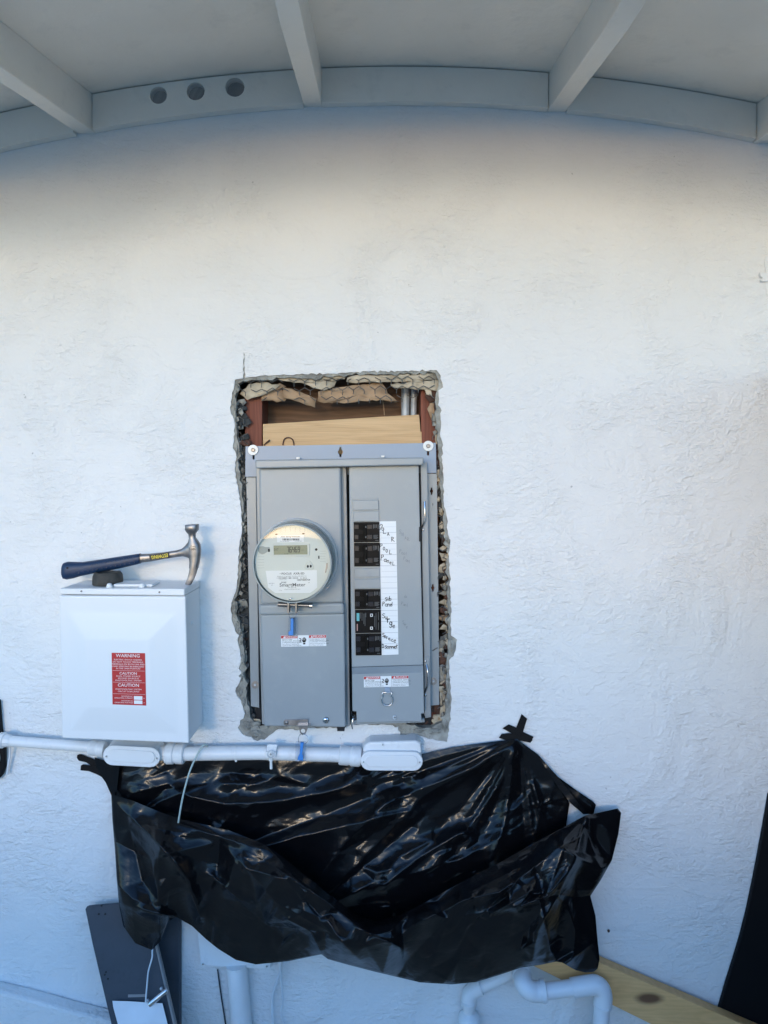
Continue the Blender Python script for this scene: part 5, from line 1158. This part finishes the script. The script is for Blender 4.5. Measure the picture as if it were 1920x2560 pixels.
# ================================================================== LOWER LEFT
enc = MB(); enc.box(300, 2262, 449, 2853, 0.022, 0.002)
solo('charcoal_enclosure', enc, M['charcoal'], 'narrow charcoal enclosure on the wall behind the leaning cover plate', 'enclosure', bevel=0.004)
cp = thing('cover_plate', 'charcoal metal cover plate leaning against the wall under the plastic', 'cover plate', P(330, 2600, 0.15))
def lean(y): return 0.033 + (y - 2260) / 300 * 0.075
def lp(x, y, e=0.0): return P(x, y, lean(y) + e)
lo_ = [(213, 2274), (216, 2268), (222, 2265), (240, 2263), (300, 2258), (360, 2254), (366, 2256), (390, 2360), (413, 2460), (436, 2560), (470, 2710), (315, 2726), (278, 2560), (252, 2450), (231, 2360)]
mb = MB(); mb.prism3([lp(x, y) for x, y in lo_], (0, 0.004, 0)); part('plate', mb, M['charcoal'], cp, bevel=0.0012)
mb = MB(); mb.prism3([lp(x, y, 0.004) for x, y in [(362, 2256), (386, 2360), (409, 2460), (432, 2560), (466, 2712), (472, 2710), (438, 2560), (414.5, 2460), (391.5, 2360), (367, 2256)]], (0, 0.010, 0)); part('edge_return', mb, M['charcoal_edge'], cp, bevel=0.0008)
mb = MB(); mb.prism3([lp(x, y, 0.0008) for x, y in [(320, 2486.5), (320, 2493.5), (364, 2492), (364, 2486)]], (0, 0.0008, 0)); part('worn_strip', mb, M['charcoal_edge'], cp)
for (x, y) in ((247, 2285), (263, 2285), (254, 2264), (265, 2430), (262, 2437), (270, 2447)):
    mb = MB(); p = lp(x, y, 0.0004); mb.lathe(p, (0, -1, 0), [(0.0022, 0), (0.0022, 0.0006), (0.0012, 0.0012)], 8); part('rivet', mb, M['dark'], cp)
ps = MB(); XYp = coons([(281, 2502), (320, 2503), (365, 2506), (406, 2508)], [(316, 2640), (360, 2641), (400, 2643), (440, 2644)], [(281, 2502), (283, 2518), (316, 2640)], [(406, 2508), (440, 2644)], 24, 20)
Dp = 0.033 + (XYp[..., 1] - 2260) / 300 * 0.075 + 0.008 + facets(XYp, 20, 0.004, 6)
pm = MB(); s_ = (DIST - Dp) / FPX; pm.v = [Vector(t) for t in np.stack([(XYp[..., 0] - CX) * s_, -Dp, ZC - (XYp[..., 1] - CY) * s_], -1).reshape(-1, 3)]; nvp, nup = Dp.shape
pm.f = [(j * nup + i, (j + 1) * nup + i, (j + 1) * nup + i + 1, j * nup + i + 1) for j in range(nvp - 1) for i in range(nup - 1)]
solo('paper_sheet', pm, M['paper_sheet'], 'creased white paper sheet hanging from the metal lock on the cover plate', 'paper', fix=False, smooth=60)
lk = thing('barrel_lock', 'shiny metal barrel lock pinning the paper to the cover plate', 'lock', lp(395, 2494, 0.01))
mb = MB(); mb.tube([lp(373, 2513, 0.019), lp(376, 2510, 0.019), lp(415, 2476, 0.019), lp(417, 2474, 0.019)], [W(5.5, 0.15), W(6.8, 0.15), W(6.8, 0.15), W(5.5, 0.15)], 14); part('barrel', mb, M['steel'], lk, smooth=40)
for (x, y) in ((404, 2470), (370, 2500)): mb = MB(); mb.lathe(lp(x, y, 0.012), (0, -1, 0), [(0.003, 0), (0.0034, 0.003), (0.0015, 0.005)], 10); part('lock_bolt', mb, M['galv'], lk, smooth=40)
wc = MB(); wc.tube(wirepath([(384, 2340, 0.06), (381, 2376, 0.075), (380, 2395, 0.083), (371, 2428, 0.090), (368, 2457, 0.096), (366, 2480, 0.102), (364, 2507, 0.108)], 6), W(2.0, 0.13), 8)
solo('lock_cord', wc, M['cable_white'], 'thin white cord running down from the plastic to the metal lock', 'cord', smooth=60)
jb = thing('junction_box', 'white junction box with thick pipe below, half hidden by the black plastic', 'junction box', P(590, 2420, 0.03))
mb = MB(); mb.prism([(488, 2280), (501, 2415.5), (677, 2425), (670, 2285)], 0.030, 0.002); part('box', mb, M['white_paint'], jb, bevel=0.003)
for (x, y) in ((507, 2411), (667, 2417)): screw(x, y, 5, 0.030, jb, 'white_pl', 'box_screw')
mb = MB(); mb.tube([P(592, 2410, 0.025), P(597, 2480, 0.025), P(604, 2570, 0.025), P(622, 2853, 0.025)], W(25.5, 0.025), 24); part('pipe', mb, M['white_paint'], jb, smooth=40)
mb = MB(); mb.tube([P(544, 2424, 0.005), P(553, 2490, 0.005), P(564, 2560, 0.005), P(590, 2800, 0.005)], 0.0017, 6); solo('crack_line_tube', mb, M['charcoal'], 'thin dark tube standing in for a crack line beside the thick white pipe', 'cable', smooth=60)  # dark tube drawn in place of a thin crack line in the wall
mb = MB(); mb.tube(wirepath([(716, 2385, 0.03), (703, 2425, 0.02), (688, 2465, 0.014), (681, 2495, 0.012), (680.5, 2525, 0.012), (684, 2565, 0.012), (690, 2640, 0.012)], 6), W(3.6, 0.02), 8)
solo('white_cable', mb, M['cable_white'], 'thicker left one of two white cables dropping from the black plastic', 'cable', group='white cables under the plastic', smooth=60)
mb = MB(); mb.tube(wirepath([(699, 2385, 0.035), (701, 2420, 0.030), (704, 2460, 0.024), (706.5, 2500, 0.018), (703, 2540, 0.014), (712, 2565, 0.012), (730, 2640, 0.012)], 6), W(2.4, 0.02), 8)
solo('white_cable', mb, M['cable_white'], 'thinner right one of two white cables with an S bend', 'cable', group='white cables under the plastic', smooth=60)

# ================================================================== LOWER RIGHT: PVC pipes, plank, post
pv = thing('drain_pipe', 'white plastic pipe with two elbows coming out from under the plastic', 'pipe', P(1490, 2560, 0.06))
def vt(name, pts, r, parent, m='pvc', n=18, k=6): mb = MB(); mb.tube(bez([P(*p) for p in pts], k), r, n); return part(name, mb, M[m], parent, smooth=40)
PV = 0.07
vt('pipe', [(1262, 2380, 0.012), (1290, 2415, 0.025), (1306, 2440, 0.05)], W(17, PV), pv)
mb = MB(); mb.tube(bez([P(1305, 2438, 0.048), P(1308, 2456, 0.062), P(1320, 2472, PV), P(1338, 2478.5, PV), P(1354, 2478, PV)], 6), W(23.5, PV), 20); el = part('elbow', mb, M['pvc'], pv, smooth=40)
mb = MB(); mb.lathe(P(1352, 2478, PV), P(1364, 2477, PV) - P(1352, 2478, PV), [(W(25.5, PV), 0), (W(26, PV), 0.002), (W(26, PV), 0.009), (W(24, PV), 0.010)], 22); part('elbow_collar', mb, M['pvc'], el, smooth=40)
mb = MB(); dirc = P(1306, 2440, 0.05) - P(1301, 2430, 0.036); mb.lathe(P(1303, 2434, 0.044), dirc, [(W(24, PV), -0.004), (W(25, PV), -0.002), (W(25, PV), 0.006), (W(23, PV), 0.008)], 22); part('elbow_collar', mb, M['pvc'], el, smooth=40)
mb = MB(); mb.tube([P(1358, 2478, PV), P(1436, 2469, PV)], W(19.0, PV), 20); part('pipe', mb, M['pvc'], pv, smooth=40)
mb = MB(); mb.tube(bez([P(1430, 2470, PV), P(1465, 2464, PV), P(1488, 2462, PV), P(1503, 2472, PV), P(1508, 2490, PV), P(1506, 2512, PV)], 6), W(22.5, PV), 20); el = part('elbow', mb, M['pvc'], pv, smooth=40)
mb = MB(); mb.lathe(P(1506.5, 2508, PV), (0, 0, -1), [(W(21, PV), 0), (W(23.5, PV), 0.001), (W(23.5, PV), 0.005), (W(21, PV), 0.006)], 22); part('elbow_collar', mb, M['pvc'], el, smooth=40)
mb = MB(); mb.tube([P(1506, 2505, PV), P(1502, 2560, PV), P(1490, 2800, PV)], W(19.5, PV), 20); part('pipe', mb, M['pvc'], pv, smooth=40)
pv2 = thing('stub_pipe', 'white painted pipe stub with an elbow bedded in the wall', 'pipe', P(1176, 2560, 0.02))
vt('pipe', [(1296, 2422, 0.016), (1255, 2444, 0.016), (1198, 2469, 0.016)], W(14.5, 0.016), pv2, 'white_paint', 16, 3)
mb = MB(); mb.tube(bez([P(1202, 2467, 0.016), P(1184, 2476, 0.016), P(1174, 2488, 0.017), P(1172, 2504, 0.020)], 6), W(19, 0.016), 18); part('elbow', mb, M['white_paint'], pv2, smooth=40)
mb = MB(); mb.lathe(P(1171, 2500, 0.020), (0.04, -0.03, -1), [(W(15, 0.02), 0), (W(19, 0.02), 0.003), (W(19, 0.02), 0.012), (W(16, 0.02), 0.016), (W(15, 0.02), 0.026), (W(26, 0.02), 0.034), (W(28, 0.02), 0.040), (W(28, 0.02), 0.12)], 22); part('reducer', mb, M['white_paint'], pv2, smooth=35)
# plank
A, Bp, C_, Dd = P(1330, 2414, 0.034), P(1690, 2592, 0.046), P(1935, 2594, 0.046), P(1372, 2352, 0.034)
nrm = (Bp - A).cross(Dd - A).normalized(); nrm = nrm if nrm.y > 0 else -nrm
mb = MB(); mb.prism3([A, Bp, C_, Dd], nrm * 0.030)
kn = P(1624, 2498, 0.042)
M['plank'] = wood('stud_lumber_knot', (0.80, 0.47, 0.20), (0.66, 0.37, 0.145), (9, 40, 40), 0.6, knots=[(kn.x, kn.y, kn.z, 0.02, (0.8, 0.35, 2.0))])
solo('plank', mb, M['plank'], 'pale lumber plank with a dark knot leaning beneath the plastic', 'plank', bevel=0.002)
mb = MB(); mb.prism([(1924, 1985), (1909, 2073), (1896, 2143), (1883, 2210), (1868, 2281), (1853, 2340), (1836, 2398), (1815, 2465), (1797, 2528), (1760, 2660), (1900, 2853), (2080, 2853), (2090, 1985)], 0.012, 0.002)
bbd = thing('black_board', 'tall black board leaning at the right end of the wall', 'board', P(1900, 2560, 0.03))
part('board_face', mb, M['black_post'], bbd, bevel=0.002)
mb = MB(); xw = P(1935, 0, 0).x; mb.box3((xw, -0.75, 0.02), (xw + 0.05, -0.014, 1.75)); part('added_shade_slab', mb, M['black_post'], bbd, bevel=0.003)  # added slab beyond the right edge, to darken the wall beside it
# left device and right bracket
ld = thing('black_device', 'black rounded device at the left end of the conduit, cut off by the frame', 'electrical device', P(-30, 1950, 0.03))
mb = MB(); mb.prism([(-80, 1745), (-5, 1752), (-2, 1790), (1, 1827), (6, 1850), (10, 1880), (10, 1920), (5, 1938), (-3, 1947), (-12, 1952), (-80, 1956)], 0.015, 0.001); part('case', mb, M['black_post'], ld, bevel=0.003)
mb = MB(); cc = P(-30, 1894, 0.016); rr = W(30, 0.027)
mb.tube([cc + Vector((rr * math.cos(2 * math.pi * k / 28), -0.001, rr * math.sin(2 * math.pi * k / 28))) for k in range(29)], 0.0015, 6); part('dial_ring', mb, M['face_in'], ld, smooth=60)
mb = MB(); mb.tube(wirepath([(24, 1862, 0.02), (25, 1885, 0.014), (21, 1910, 0.012), (18, 1935, 0.010)], 6), W(2.6, 0.02), 8); part('lead_wire', mb, M['white_paint'], ld, smooth=60)
br = thing('wall_bracket', 'small white painted bracket at the right edge of the wall', 'bracket', P(1912, 690, 0.01))
mb = MB(); mb.prism([(1900, 681), (1901, 691), (1906, 693), (1906, 697), (1902, 698), (1903, 704), (1960, 703), (1960, 679)], 0.008, 0.0005); part('clip', mb, M['white_paint'], br, bevel=0.002)
mb = MB(); mb.prism([(1916, 640), (1911, 652), (1914, 672), (1917, 690), (1915, 712), (1919, 740), (1965, 740), (1965, 636)], 0.003, 0.0005); part('raised_trim', mb, M['white_paint'], br, bevel=0.002)
